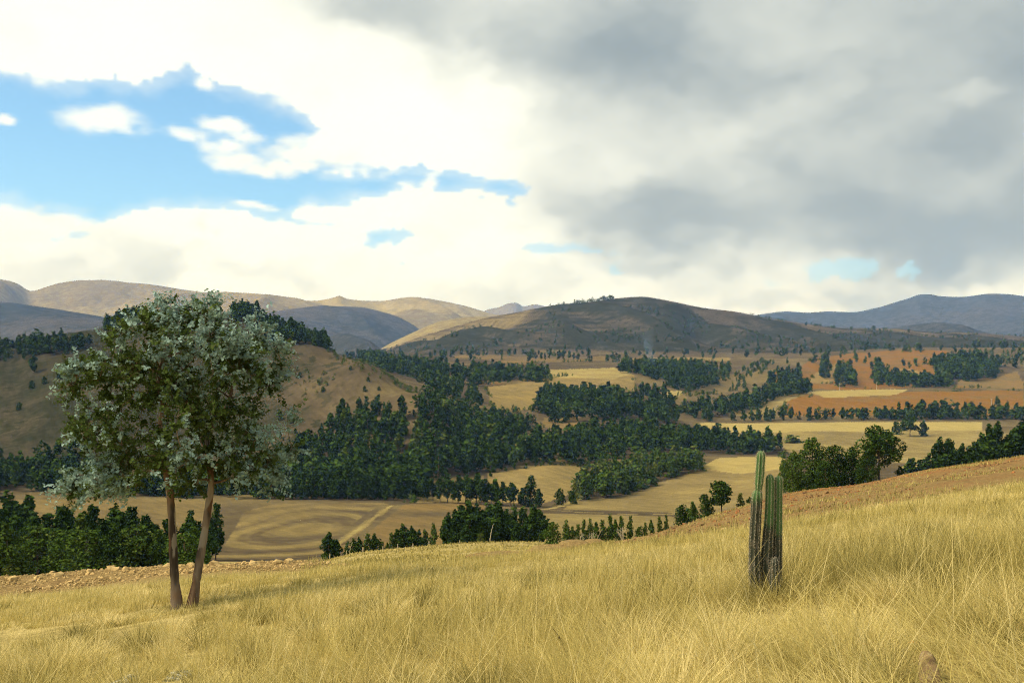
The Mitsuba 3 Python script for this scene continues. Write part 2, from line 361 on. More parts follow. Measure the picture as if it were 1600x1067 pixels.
scene['land'] = diffuse(land_colour, True)
scene['soil'] = diffuse(soil_colour, True)
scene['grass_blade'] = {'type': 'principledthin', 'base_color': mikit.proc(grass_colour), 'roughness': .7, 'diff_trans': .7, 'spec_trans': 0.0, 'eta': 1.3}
scene['leaf'] = {'type': 'twosided', 'nested': {'type': 'diffuse', 'reflectance': mikit.proc(tree_leaf)}}
scene['gum_leaf'] = {'type': 'principledthin', 'base_color': mikit.proc(gum_leaf), 'roughness': .5, 'diff_trans': .5, 'spec_trans': 0.0, 'eta': 1.4}
scene['bark'] = diffuse(bark_colour)
scene['cactus_skin'] = {'type': 'principled', 'base_color': mikit.proc(cactus_colour), 'roughness': .55, 'specular': .3}
scene['spine'] = {'type': 'twosided', 'nested': {'type': 'diffuse', 'reflectance': {'type': 'rgb', 'value': [.52, .46, .34]}}}
scene['stone_face'] = diffuse(stone_colour)
scene['soil_clod'] = diffuse(clod_colour)
scene['lichen_stone'] = diffuse(lichen_colour)
scene['brown_stone_face'] = diffuse(wood_stone_colour)
scene['pale_wood'] = {'type': 'diffuse', 'reflectance': {'type': 'rgb', 'value': [.46, .40, .28]}}
scene['dark_stalk'] = {'type': 'diffuse', 'reflectance': {'type': 'rgb', 'value': [.055, .035, .02]}}
scene['orange_leaf'] = {'type': 'twosided', 'nested': {'type': 'diffuse', 'reflectance': {'type': 'rgb', 'value': [.62, .26, .03]}}}
scene['whitewash'] = {'type': 'diffuse', 'reflectance': {'type': 'rgb', 'value': [.72, .70, .66]}}
scene['tin_roof'] = {'type': 'diffuse', 'reflectance': {'type': 'rgb', 'value': [.60, .62, .64]}}
scene['window_dark'] = {'type': 'diffuse', 'reflectance': {'type': 'rgb', 'value': [.04, .04, .05]}}

# the air
SIGMA = 2.8e-5
scene['haze_air'] = {'type': 'homogeneous', 'albedo': {'type': 'rgb', 'value': [.86, .93, .99]}, 'sigma_t': {'type': 'rgb', 'value': [SIGMA * .65, SIGMA * 1.15, SIGMA * 2.3]}}
scene['haze'] = {'type': 'cube', 'to_world': T().translate([0, 7200, 160]).scale([14500, 7600, 345]), 'bsdf': {'type': 'null'}, 'interior': {'type': 'ref', 'id': 'haze_air'}}
tag('haze', 'thin blue haze over the valley and the far mountains', 'haze', kind='stuff')

# ------------------------------------------------------------------ ground sheets
cols = np.concatenate([np.linspace(-900, -80, 40)[:-1], np.linspace(-80, 1680, 600), np.linspace(1680, 2500, 40)[1:]])
rows = np.exp(np.concatenate([np.linspace(math.log(15), math.log(60), 75)[:-1], np.linspace(math.log(60), math.log(2050), 390)[:-1], np.linspace(math.log(2050), math.log(3700), 90)]))
UU, DD = np.meshgrid((cols - CX) / F, rows, indexing='xy')
gx, gy = UU * DD, DD
gz = H(gx, gy)
gp = CX + F * UU

# cover of the land
dry = np.full(gx.shape, .42) + .5 * n2(gx, gy, 150, 40)
red = np.zeros(gx.shape)
slope_left = mi_step(-60, -200, gx) * mi_step(430, 520, gy)
dry = dry * (1 - slope_left) + slope_left * np.maximum(.11, .02 + .75 * n2(gx + .5 * gy, gy * .4, 60, 41) + .10 * mi_step(600, 800, gy) + .35 * np.clip(n2(gx, gy, 130, 44), -.5, .5))
hill = mi_step(2040, 2120, gy)
gul = np.abs(n2(gx + .25 * gy, gy * .28, 260, 8, 4))
terr = np.sin(gz * .55 + 4 * n2(gx, gy, 300, 43)) * .5 + .5
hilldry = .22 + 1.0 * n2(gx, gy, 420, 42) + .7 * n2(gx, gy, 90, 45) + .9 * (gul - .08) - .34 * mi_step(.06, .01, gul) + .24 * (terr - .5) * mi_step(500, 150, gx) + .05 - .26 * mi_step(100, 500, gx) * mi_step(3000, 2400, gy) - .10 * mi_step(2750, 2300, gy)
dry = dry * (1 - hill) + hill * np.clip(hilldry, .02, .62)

# (polygon in photograph pixels, first distance, dryness, redness)
FIELDS = [
    ([(330, 872), (380, 800), (430, 786), (600, 786), (615, 790), (500, 874), (420, 882)], 190, .62, .04),
    ([(618, 790), (640, 787), (760, 786), (735, 850), (520, 862)], 190, .52, .20),
    ([(0, 800), (0, 780), (330, 782), (330, 800), (250, 860), (0, 850)], 190, .56, .08),
    ([(757, 784), (762, 740), (900, 728), (920, 730), (890, 772), (850, 786)], 350, .78, .16),
    ([(640, 786), (650, 750), (757, 742), (757, 784)], 350, .72, .12),
    ([(850, 802), (1050, 806), (1180, 800), (1100, 840), (850, 850), (760, 850), (770, 805)], 220, .66, .0),
    ([(880, 796), (890, 784), (1000, 765), (1095, 735), (1120, 716), (1225, 714), (1225, 770), (1180, 797), (1040, 800)], 330, .68, .03),
    ([(1095, 730), (1120, 716), (1225, 713), (1225, 732), (1150, 740)], 330, .92, .05),
    ([(1085, 664), (1100, 660), (1535, 659), (1535, 672), (1120, 676)], 620, 1.0, .0),
    ([(1120, 676), (1535, 672), (1600, 680), (1600, 722), (1400, 722), (1240, 712), (1225, 700)], 560, .74, .0),
    ([(1400, 735), (1420, 722), (1480, 721), (1480, 731)], 300, 1.0, .0),
    ([(1130, 648), (1180, 622), (1260, 612), (1300, 611), (1230, 635), (1200, 650)], 980, .74, .0),
    ([(1225, 650), (1230, 628), (1260, 616), (1330, 613), (1480, 612), (1600, 611), (1600, 640), (1570, 650)], 980, .62, .85),
    ([(1260, 613), (1300, 610), (1420, 609), (1400, 617), (1290, 622)], 980, .95, .1),
    ([(1255, 606), (1240, 580), (1270, 560), (1330, 552), (1420, 546), (1480, 548), (1470, 575), (1480, 604), (1380, 608)], 1240, .55, .8),
    ([(1390, 585), (1400, 576), (1450, 582), (1470, 590), (1440, 596)], 1240, .85, .35),
    ([(1260, 600), (1285, 575), (1310, 565), (1300, 600)], 1240, .80, .35),
    ([(1490, 606), (1500, 592), (1590, 580), (1600, 600), (1600, 608)], 1240, .62, .35),
    ([(1480, 548), (1600, 543), (1600, 575), (1560, 590), (1500, 590)], 1300, .42, .0),
    ([(1200, 600), (1215, 578), (1240, 578), (1245, 600)], 1200, .55, .6),
    ([(700, 596), (860, 588), (860, 596), (760, 602)], 850, .62, .4),
    ([(770, 640), (760, 605), (850, 592), (960, 580), (990, 585), (990, 612), (850, 612), (830, 640)], 800, .74, .14),
    ([(850, 590), (860, 578), (960, 574), (990, 584), (960, 592)], 900, .88, .04),
    ([(765, 700), (775, 680), (830, 672), (850, 680), (800, 700)], 600, .78, .15),
    ([(845, 668), (850, 652), (905, 650), (900, 668)], 650, .60, .18),
    ([(1035, 622), (1042, 612), (1068, 610), (1066, 620)], 900, 1.0, .0),
    ([(1060, 645), (1075, 620), (1180, 590), (1200, 575), (1110, 600), (1050, 625)], 900, .58, .05),
    ([(700, 558), (730, 552), (850, 560), (950, 556), (950, 562), (800, 572)], 1400, .50, .15),
    ([(980, 560), (1140, 558), (1140, 563), (980, 566)], 1500, .72, .12),
]
TRACK = [  # dirt tracks: polyline, width
    ([(612, 789), (585, 808), (555, 830), (525, 852)], 260, 1.6), ([(860, 797), (900, 800), (980, 803), (1060, 803), (1120, 800)], 330, 2.6), ([(850, 796), (885, 787), (905, 779), (912, 775)], 330, 3.0),
    ([(760, 792), (800, 793), (860, 796)], 330, 2.2)]
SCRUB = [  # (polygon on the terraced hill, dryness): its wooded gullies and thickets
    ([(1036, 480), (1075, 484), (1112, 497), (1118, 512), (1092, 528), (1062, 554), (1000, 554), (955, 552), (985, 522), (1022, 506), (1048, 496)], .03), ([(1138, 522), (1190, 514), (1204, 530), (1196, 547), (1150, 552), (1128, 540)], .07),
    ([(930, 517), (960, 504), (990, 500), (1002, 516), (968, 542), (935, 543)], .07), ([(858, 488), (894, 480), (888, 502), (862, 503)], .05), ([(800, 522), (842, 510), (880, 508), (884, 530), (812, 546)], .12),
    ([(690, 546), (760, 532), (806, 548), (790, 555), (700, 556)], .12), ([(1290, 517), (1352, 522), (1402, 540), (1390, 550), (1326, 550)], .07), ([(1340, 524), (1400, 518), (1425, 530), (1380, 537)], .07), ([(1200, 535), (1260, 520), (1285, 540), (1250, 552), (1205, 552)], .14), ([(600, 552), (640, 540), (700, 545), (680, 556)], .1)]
flat = shapely.points(gx.ravel(), gy.ravel())


def inside(poly):
    x0, y0, x1, y1 = poly.bounds
    m = np.zeros(gx.size, bool)
    c = np.nonzero((gx.ravel() >= x0) & (gx.ravel() <= x1) & (gy.ravel() >= y0) & (gy.ravel() <= y1))[0]
    if len(c):
        m[c[shapely.contains(poly, flat[c])]] = True
    return m.reshape(gx.shape)


for poly, dmin, a, b in FIELDS:
    m = inside(plan(poly, dmin))
    dry[m], red[m] = a + .05 * n2(gx[m] * .3, gy[m], 12, 51), b
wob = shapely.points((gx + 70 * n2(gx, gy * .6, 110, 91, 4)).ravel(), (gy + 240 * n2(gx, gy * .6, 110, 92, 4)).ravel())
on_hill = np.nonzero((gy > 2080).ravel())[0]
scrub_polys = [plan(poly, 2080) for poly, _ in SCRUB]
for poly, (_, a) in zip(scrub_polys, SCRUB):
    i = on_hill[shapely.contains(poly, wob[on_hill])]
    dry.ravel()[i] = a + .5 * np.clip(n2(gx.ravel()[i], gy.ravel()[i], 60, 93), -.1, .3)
# plough and tractor swirls in the left field: the farmer drove round it in loops
cx0, cy0 = at(478, 826, 190)
mf = inside(plan(FIELDS[0][0], 190))
ex, ey = (gx - cx0) / 30, (gy - cy0) / 78
rr = np.sqrt(ex ** 2 + ey ** 2) * (1 + .12 * np.sin(np.arctan2(ey, ex) + .6)) + 1.5 * n2(gx, gy * .45, 60, 55, 3)
swirl = np.sin(rr * 15 + 1.5 * n2(gx, gy * .6, 25, 58)) * .5 + .5
broken = .35 + .65 * mi_step(-.22, .10, n2(gx, gy * .5, 30, 57))
dry[mf] = (.52 + .24 * mi_step(.62, .9, swirl) * broken - .16 * mi_step(.18, .02, swirl) * broken + .16 * n2(gx, gy, 14, 56))[mf]
low = mf & (gy < cy0 - 42)
dry[low] -= .10
for line, dmin, w in TRACK:
    ls = shapely.LineString([at(px, py, dmin) for px, py in line]).buffer(w / 2)
    m = inside(ls)
    dry[m], red[m] = .80, 0.0
edge = inside(shapely.LineString([at(px, py, 260) for px, py in TRACK[0][0]]).buffer(4.5)) & ~inside(shapely.LineString([at(px, py, 260) for px, py in TRACK[0][0]]).buffer(1.7))
dry[edge], red[edge] = .46, 0

# earth of the bank beyond the hidden road, on the right, and the stony berm on the left
earth = np.zeros(gx.shape); ered = np.zeros(gx.shape)
bank = mi_step(940, 1010, gp) * mi_step(32, 38, gy)
edge_top = np.interp(gp, [940, 1050, 1150, 1250, 1350, 1450, 1550, 1700], [80, 118, 126, 130, 134, 134, 134, 134])
earth = np.maximum(earth, bank * (.90 + .35 * n2(gx, gy, 9, 63)))
ered = np.maximum(ered, bank * (.12 + .75 * mi_step(.62, .86, gy / edge_top) * mi_step(1150, 1240, gp)))
berm = mi_step(560, 480, gp) * mi_step(36, 42, gy) * mi_step(70, 56, gy)
earth = np.maximum(earth, berm * .85)
road = mi_step(29, 33, gy) * mi_step(42, 37, gy)
earth = np.maximum(earth, road * .8)

near_zone = gy < 215
u2 = np.stack([np.where(near_zone, earth, np.clip(dry, 0, 1)), np.where(near_zone, ered, np.clip(red, 0, 1))], -1)
# clods on the turned earth
gz = gz + np.where(near_zone, .22 * earth * n2(gx, gy, 1.1, 61, 3) + .5 * earth * bank * n2(gx, gy, 5, 62, 3), 0)
gv = np.stack([gx, gy, gz], -1)
nr, nc = gx.shape


def cut(mask):
    """the quads of the sheet whose first corner is in the mask"""
    i, j = np.nonzero(mask[:-1, :-1])
    a = i * nc + j
    q = np.stack([a, a + 1, a + nc + 1, a + nc], -1)
    used, inv = np.unique(q, return_inverse=True)
    q = inv.reshape(q.shape)
    f = np.vstack([q[:, [0, 1, 2]], q[:, [0, 2, 3]]])
    return gv.reshape(-1, 3)[used], f, u2.reshape(-1, 2)[used]


k_near = rows < 215
# near part of the hillside, round and behind the camera
xs = np.concatenate([-np.geomspace(120, 16, 30), np.linspace(-15.6, 15.6, 200), np.geomspace(16, 120, 30)])
ys = np.concatenate([np.linspace(-80, 0, 34)[:-1], np.linspace(0, 15.25, 110)])
X, Y = np.meshgrid(xs, ys)
Z = H(X, np.minimum(Y, 15)) - .02 * (Y > 15)
nn = len(xs)
a = (np.arange(len(ys) - 1)[:, None] * nn + np.arange(nn - 1)[None]).ravel()
nf = np.vstack([np.stack([a, a + 1, a + nn + 1], -1), np.stack([a, a + nn + 1, a + nn], -1)])
bare = np.clip(1.6 * (n2(X, Y, 3.2, 70) - .12), 0, .5)
near = (np.stack([X, Y, Z], -1).reshape(-1, 3), nf, np.stack([bare.ravel(), .3 + 0 * bare.ravel()], -1))
MN = np.broadcast_to(k_near[:, None], gx.shape)
v, f, u = join([near, cut(MN)])
put('hillside', (v, f), 'soil', smooth=True, uv=u, kind='structure', label='grassy hillside sloping down to the left, with a turned earth bank beyond its crest')
m_hill = np.broadcast_to((rows > 2050)[:, None], gx.shape)
m_left = ~m_hill & ~MN & (gx < -40) & (gy > 440) & (gy < 1100)
m_val = ~MN & ~m_hill & ~m_left
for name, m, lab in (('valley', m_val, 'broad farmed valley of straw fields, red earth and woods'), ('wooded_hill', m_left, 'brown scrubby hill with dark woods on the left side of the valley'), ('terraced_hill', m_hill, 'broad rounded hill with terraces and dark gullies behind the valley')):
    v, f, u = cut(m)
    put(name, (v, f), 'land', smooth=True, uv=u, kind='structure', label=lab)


def ridge(name, crest, d, depth, foot, dryness, label, seed, relief=1.0, dark=.5):
    """a mountain range: crest line (photograph column, row) at distance d, its front slope reaching down to `foot` rows, depth metres nearer"""
    c = np.array(crest, float)
    px = np.linspace(c[0, 0], c[-1, 0], 300)
    yc = PchipInterpolator(c[:, 0], c[:, 1])(px)
    t = np.concatenate([np.linspace(-.5, 0, 5)[:-1], np.linspace(0, 1, 46)])            # behind the crest, then down its front
    u = (px - CX) / F
    far = d + 350 * np.sin(px / 97.0 + seed)
    D = far[None] - depth * t[:, None]
    zc, zf = (CY - yc) / F * far, -(foot - CY) / F * (far - depth)
    s = np.clip(np.abs(t), 0, 1)[:, None]
    Z = zf[None] + (zc - zf)[None] * np.where(t[:, None] < 0, np.cos(s * np.pi / 2) ** 1.5, 1 - s ** 1.35)
    Xx = u[None] * D
    gul = np.abs(n2(Xx + .4 * D, D * .5, 900, seed, 5))
    amp = np.maximum((zc - zf), 10)[None] * np.clip(np.sin(np.clip(t, 0, 1) * np.pi) ** .7, 0, 1)[:, None] * .62 * relief
    Z = Z - amp * (gul * 2.2 - .28)
    Z += 7 * n2(Xx, D, 260, seed + 3, 3) * np.clip(np.abs(t) * 8, 0, 1)[:, None]
    cover = dryness + dark * 1.7 * n2(Xx, D * 1.4, 1500, seed + 5) + dark * 1.2 * (gul - .12) + .4 * dark * n2(Xx, D * 2, 240, seed + 6)  # dark patches put cloud shadow into the land colour, beside scrub and wood
    nr_, nc_ = D.shape
    a = (np.arange(nr_ - 1)[:, None] * nc_ + np.arange(nc_ - 1)[None]).ravel()
    f = np.vstack([np.stack([a, a + nc_, a + 1], -1), np.stack([a + 1, a + nc_, a + nc_ + 1], -1)])
    put(name, (np.stack([Xx, D, Z], -1).reshape(-1, 3), f), 'land', smooth=True, uv=np.stack([np.clip(cover, 0, 1).ravel(), np.zeros(cover.size)], -1), kind='structure', label=label)


ridge('mountain_range', [(-900, 450), (-200, 430), (-60, 428), (0, 436), (25, 444), (48, 456), (80, 448), (160, 440), (220, 443), (290, 453), (360, 462), (430, 466), (490, 470), (518, 466), (530, 462), (542, 467), (600, 472), (660, 468), (700, 475), (760, 488), (800, 496), (900, 510), (1000, 530)],
      7800, 2600, 552, .74, 'high tan mountain range on the left with bare rounded tops', 101, 1.0, .42)
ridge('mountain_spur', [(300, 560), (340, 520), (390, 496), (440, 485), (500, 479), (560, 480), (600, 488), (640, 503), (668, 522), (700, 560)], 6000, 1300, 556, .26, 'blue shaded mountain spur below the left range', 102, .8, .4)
ridge('mountain_slope', [(-600, 450), (-200, 455), (0, 474), (60, 480), (130, 490), (200, 503), (260, 520), (330, 560)], 5200, 1500, 560, .20, 'mountain slope at the left edge with dark patches of wood and painted cloud shadow', 103, .8, .55)
ridge('green_hill', [(440, 585), (490, 540), (515, 524), (540, 521), (570, 529), (600, 550), (630, 585)], 3900, 500, 575, .10, 'small hazy green hill between the wooded hill and the far range', 104, .5, .12)
ridge('pale_hill', [(540, 590), (590, 548), (640, 522), (690, 502), (740, 495), (800, 494), (860, 492), (920, 530)], 4500, 900, 565, .80, 'pale dry hill slope behind the terraced hill', 105, .5, .2)
ridge('far_peaks', [(690, 520), (740, 494), (765, 483), (780, 480), (795, 474), (806, 473), (818, 479), (835, 477), (870, 484), (930, 510)], 12500, 1200, 545, .62, 'faint hazy peaks far behind the valley', 106, .7, .3)
ridge('right_mountain', [(1080, 520), (1130, 502), (1170, 495), (1200, 490), (1230, 487), (1262, 489), (1292, 487), (1330, 488), (1370, 481), (1400, 472), (1420, 466), (1440, 460), (1452, 460), (1470, 463), (1500, 464), (1550, 459), (1575, 460), (1600, 463), (1800, 476), (2500, 500)], 8800, 2200, 548, .13, 'smooth blue grey mountain on the right skyline', 107, .35, .16)
ridge('low_hill', [(1340, 540), (1390, 514), (1420, 508), (1460, 504), (1500, 507), (1530, 516), (1570, 528), (1620, 545)], 5200, 700, 556, .10, 'low dark hill in front of the blue mountain on the right', 108, .4, .2)

# ------------------------------------------------------------------ trees
def leaf_cards(c, size, seed, squash=.6):
    """one small bent leaf spray (two triangles) at each point of c"""
    g = np.random.default_rng(seed)
    n = len(c)
    a = unit(g.normal(size=(n, 3)) * [1, 1, squash])
    b = unit(np.cross(a, g.normal(size=(n, 3))))
    s = size * g.uniform(.6, 1.35, (n, 1))
    nrm = np.cross(a, b)
    p0, p1 = c - a * s * .6, c + a * s * .6
    q0, q1 = c + b * s * .42 + nrm * s * .18, c - b * s * .42 + nrm * s * .18
    v = np.stack([p0, q1, p1, q0], 1).reshape(-1, 3)
    i = np.arange(n)[:, None] * 4
    f = np.vstack([i + [0, 1, 2], i + [0, 2, 3]])
    return v, f


def grow(kind, h, n, size, seed, limbs=True):
    """a tree h metres high with n leaf sprays: ((v, f, uv) of the trunk with its limbs, (v, f, uv) of the crown)"""
    g = np.random.default_rng(seed)
    lean = g.normal(0, .03 * h, 2)
    hs = np.linspace(0, 1, 7)
    path = np.stack([lean[0] * hs ** 1.5 + g.normal(0, .008 * h, 7) * (hs > 0), lean[1] * hs ** 1.5 + g.normal(0, .008 * h, 7) * (hs > 0), hs * h * .93], -1)
    r0 = h * {'gum': .013, 'cone': .013, 'round': .020, 'umbrella': .022, 'tall': .012, 'bush': .018}[kind]
    parts = [tube(path, r0 * (1 - .85 * hs) + .004 * h * .2, 5)]
    low, wide, lobes = {'gum': (.16, .21, 26), 'cone': (.04, .20, 30), 'round': (.04, .44, 60), 'umbrella': (.34, .42, 44), 'tall': (.26, .15, 24), 'bush': (.0, .46, 40)}[kind]
    lc, lr = [], []
    for k in range(lobes):
        t = low + (1 - low) * (k + g.uniform(0, .9)) / lobes
        s = (t - low) / (1 - low)
        if kind in ('gum', 'tall'):
            w = wide * (math.sin(min(1, s * 1.05 + .12) * math.pi) ** .6) * g.uniform(.45, 1.15)
        elif kind == 'cone':
            w = wide * (1 - s) ** .75 * g.uniform(.6, 1.1)
        elif kind == 'umbrella':
            w = wide * math.sqrt(max(0, 1 - (1.6 * s - .62) ** 2)) * g.uniform(.4, 1.05)
        else:
            w = wide * math.sqrt(max(0, 1 - s ** 2.2)) * g.uniform(.4, 1.05)
        az = g.uniform(0, 2 * math.pi) + k * 2.4
        base = np.array([np.interp(t, hs, path[:, 0]), np.interp(t, hs, path[:, 1]), t * h])
        c = base + np.array([math.cos(az), math.sin(az), g.uniform(-.1, .12)]) * w * h * .72
        r = h * (.055 + .28 * w) * g.uniform(.65, 1.3)
        lc.append(c); lr.append(r)
        if limbs and k % 2 == 0 and t < .9:
            st = np.array([np.interp(t * .8, hs, path[:, 0]), np.interp(t * .8, hs, path[:, 1]), t * .8 * h])
            parts.append(tube([st, (st + c) / 2 + [0, 0, .02 * h], c], [r0 * .32, r0 * .2, r0 * .06], 4))
    lc, lr = np.array(lc), np.array(lr)
    pick = g.choice(len(lc), n, p=lr ** 2 / (lr ** 2).sum())
    dirs = unit(g.normal(size=(n, 3)))
    rad = g.uniform(.35, 1.0, (n, 1)) ** .55
    pts = lc[pick] + dirs * rad * lr[pick][:, None] * np.array([1, 1, {'gum': 1.25, 'tall': 1.4, 'cone': 1.2}.get(kind, .85)])
    pts[:, 2] = np.clip(pts[:, 2], .02 * h, None)
    v, f = leaf_cards(pts, size, seed + 1)
    lobe_tint = g.uniform(0, 1, len(lc)) ** 1.3
    uv = np.stack([np.clip(lobe_tint[pick] * .5 + g.uniform(0, .45, n), 0, 1), g.uniform(0, 1, n)], -1)
    return join(parts), (v, f, np.repeat(uv, 4, 0))


def tint(part, a, b):
    v, f, u = part
    return v, f, np.stack([np.clip(u[:, 0] * a + b, 0, 1), u[:, 1]], -1)


# ---- trees that stand apart or in front, each a thing of its own: variants made once, copied with another to_world
VAR = {}
TINTS = {'dark': (.45, 0.0), 'mid': (.6, .22), 'light': (.5, .5), 'green': (.7, .30)}


def variant(kind, tone, k, n):
    key = (kind, tone, k, n)
    if key not in VAR:
        size = {'gum': .055, 'tall': .045, 'cone': .045, 'round': .05, 'umbrella': .05, 'bush': .05}[kind] * math.sqrt(900 / n) * (1.65 if kind in ('round', 'umbrella', 'bush') else 1.25)
        tr, cr = grow(kind, 1.0, n, size, 1000 + hash_of(key))
        cr = tint(cr, *TINTS[tone])
        VAR[key] = (mikit.ply(tr[:2], 'bark', smooth=True), mikit.ply(cr[:2], 'leaf', uv=cr[2]))
    return VAR[key]


def hash_of(key):
    return sum((i + 1) * ord(c) for i, c in enumerate(repr(key))) % 9973


count = [0]
seen_in = {}
_ones = 'zeroth first second third fourth fifth sixth seventh eighth ninth tenth eleventh twelfth thirteenth fourteenth fifteenth sixteenth seventeenth eighteenth nineteenth'.split()
ORD = _ones + ['twentieth'] + ['twenty-' + w for w in _ones[1:10]] + ['thirtieth']


def plant(name, px, base, top, dmin, kind, tone, label, category, group=None, n=900, wide=1.0, d=None):
    """a tree whose foot stands at photograph column px, row base on the ground at dmin or beyond, and whose top reaches row `top`"""
    if d is None:
        x, y = at(px, base, dmin)
    else:
        x, y = (px - CX) / F * d, d
    z = float(H(x, y))
    h = max(.8, (CY - top) / F * y - z)
    if '#' in label:
        seen_in[label] = seen_in.get(label, 0) + 1
        label = label.replace('#', ORD[seen_in[label]])
    k = thing(name, label, category, group)
    count[0] += 1
    tr, cr = variant(kind, tone, count[0] % 4, n)
    m = T().translate([x, y, z - .02 * h]).rotate([0, 0, 1], (count[0] * 137.5) % 360).scale([h * wide, h * wide, h])
    scene[k + '__trunk'] = {**tr, 'to_world': m}
    scene[k + '__crown'] = {**cr, 'to_world': m}
    return x, y, z, h


G1 = 'young trees in the row along the far edge of the shelf'
for px, top, kind, wide in [(514, 831, 'gum', 1.15), (526, 843, 'gum', 1), (542, 845, 'cone', 1), (552, 841, 'gum', .9), (561, 839, 'gum', .9), (574, 833, 'cone', 1), (584, 833, 'gum', .85), (594, 842, 'round', .8), (605, 847, 'cone', 1.1), (612, 832, 'cone', .9), (621, 826, 'gum', .9), (630, 819, 'gum', 1), (644, 822, 'gum', 1), (654, 827, 'gum', 1), (666, 827, 'cone', 1.1), (678, 817, 'cone', .8)]:
    foot = np.interp(px, [500, 560, 600, 650, 700], [877, 866, 862, 858, 855])
    plant('young_tree', px, foot, top, 150, kind, 'mid' if kind == 'cone' else 'dark', 'dark young tree, # from the left in the low row along the shelf edge', 'tree', G1, wide=wide * 1.25, d=185)
G2 = 'tall dark trees in the clump behind the shelf'
for px, top, wide in [(699, 801, .9), (713, 797, 1), (722, 789, 1), (734, 784, 1.1), (748, 788, 1.1), (763, 789, 1.1), (777, 784, 1.1), (789, 797, 1), (802, 798, 1), (817, 795, .9), (834, 791, 1.1), (845, 797, 1.1)] + [(708, 818, .9), (728, 820, 1), (768, 810, 1), (806, 815, 1), (826, 815, 1)]:
    plant('dark_tree', px, 853, top, 160, 'gum', 'dark', 'tall dark tree, # from the left in the dense clump behind the shelf', 'tree', G2, wide=wide * 1.15, d=188 + (px * 7 % 13))
plant('green_bush', 865, 862, 815, 100, 'round', 'mid', 'bright green bushy young tree in front of the dark clump by the grass edge', 'bush', n=1600, wide=.9, d=118)
plant('pale_shrub', 751, 851, 832, 100, 'bush', 'light', 'small pale round shrub under the dark clump, left of the pale dead stalk', 'shrub', d=172)
G3 = 'small pointed trees between the green bush and the earth bank'
for px, top, kind, wide in [(885, 812, 'cone', 1), (894, 822, 'gum', 1), (902, 819, 'cone', 1), (913, 811, 'cone', .8), (922, 810, 'cone', .8), (932, 816, 'gum', 1), (943, 812, 'cone', 1), (953, 804, 'cone', .8), (962, 812, 'gum', 1), (971, 806, 'cone', .9), (984, 806, 'cone', .8), (999, 822, 'round', .9), (1008, 816, 'cone', 1), (1018, 812, 'gum', 1), (1031, 806, 'cone', 1), (1041, 804, 'cone', .9)]:
    foot = np.interp(px, [880, 950, 1000, 1050], [856, 846, 836, 824])
    plant('pointed_tree', px, foot, top, 100, kind, 'mid', 'small pointed green tree, # from the left in the broken row left of the bank', 'tree', G3, wide=wide, d=140)
plant('round_shrub', 1066, 815, 788, 100, 'round', 'dark', 'dark rounded tree in the row beside the earth bank, left of the lobed one', 'tree', n=1400, wide=1.0, d=132)
plant('slim_tree', 1083, 806, 784, 100, 'tall', 'mid', 'thin little tree between two dark rounded trees beside the earth bank', 'tree', d=131, wide=1.2)
plant('round_shrub', 1101, 804, 772, 100, 'round', 'dark', 'dark rounded tree directly left of the tall open tree beside the earth bank', 'tree', n=1500, wide=.9, d=131)
plant('open_tree', 1128, 798, 752, 100, 'umbrella', 'dark', 'taller dark tree with an open pale stemmed crown beside the earth bank', 'tree', n=900, wide=.9, d=131)
plant('small_conifer', 1158, 787, 770, 100, 'cone', 'light', 'small olive conifer standing on the edge of the earth bank left of the cactus', 'tree', d=131, wide=1.6)
plant('round_shrub', 1172, 784, 776, 100, 'bush', 'dark', 'low dark shrub on the bank edge just left of the tall cactus', 'shrub', d=131, wide=1.5)

# the dark group right of the cactus
for px, top, kind, tone, wide, d, lab in [
        (1268, 683, 'round', 'mid', .95, 146, 'large round green tree, leftmost of the dark group right of the cactus'),
        (1238, 706, 'round', 'mid', .95, 141, 'lower leafy green bush on the left flank of the dark group right of the cactus'),
        (1306, 696, 'round', 'dark', 1.0, 148, 'dark bushy tree between the round green tree and the tall umbrella tree'),
        (1332, 699, 'round', 'dark', 1.05, 150, 'dark dense tree in the middle of the group right of the cactus'),
        (1356, 706, 'round', 'dark', 1.1, 146, 'low dark tree against the left side of the tall umbrella tree'),
        (1290, 720, 'bush', 'dark', 1.3, 140, 'low dark bush in front of the group right of the cactus')]:
    plant('bushy_tree', px, 760, top, 100, kind, tone, lab, 'tree', n=4200, wide=wide, d=d)
plant('umbrella_tree', 1374, 740, 667, 100, 'umbrella', 'dark', 'tall dark tree with rounded crown on a bare trunk, right end of the group', 'tree', n=3600, wide=.98, d=147)
plant('bush', 1407, 738, 728, 100, 'bush', 'dark', 'small dark bush at the foot of the umbrella tree', 'bush', d=148, wide=1.3)

G4 = 'trees at the right edge behind the earth bank'
for px, top, kind, wide in [(1468, 684, 'gum', 1), (1480, 685, 'gum', 1), (1488, 690, 'gum', .8), (1503, 693, 'gum', 1), (1514, 696, 'round', .8), (1524, 690, 'gum', 1), (1536, 678, 'gum', 1.1), (1548, 664, 'gum', 1.1), (1557, 660, 'gum', 1), (1569, 684, 'round', .8), (1580, 672, 'gum', 1), (1592, 660, 'gum', 1.1), (1604, 656, 'gum', 1.1)]:
    foot = np.interp(px, [1460, 1600], [735, 722])
    plant('edge_tree', px, foot, top, 200, kind, 'dark', 'tall dark tree, # from the left in the stand behind the bank, right edge', 'tree', G4, wide=wide * 1.1, d=255)
G5 = 'tiny trees along the yellow strip'
for px, top in [(1421, 716), (1428, 716), (1436, 718), (1442, 717), (1449, 714), (1457, 718)]:
    plant('small_tree', px, 723, top, 280, 'gum', 'dark', 'tiny dark tree, # from the left along the bright yellow strip', 'tree', G5, d=430, n=300, wide=1.3)

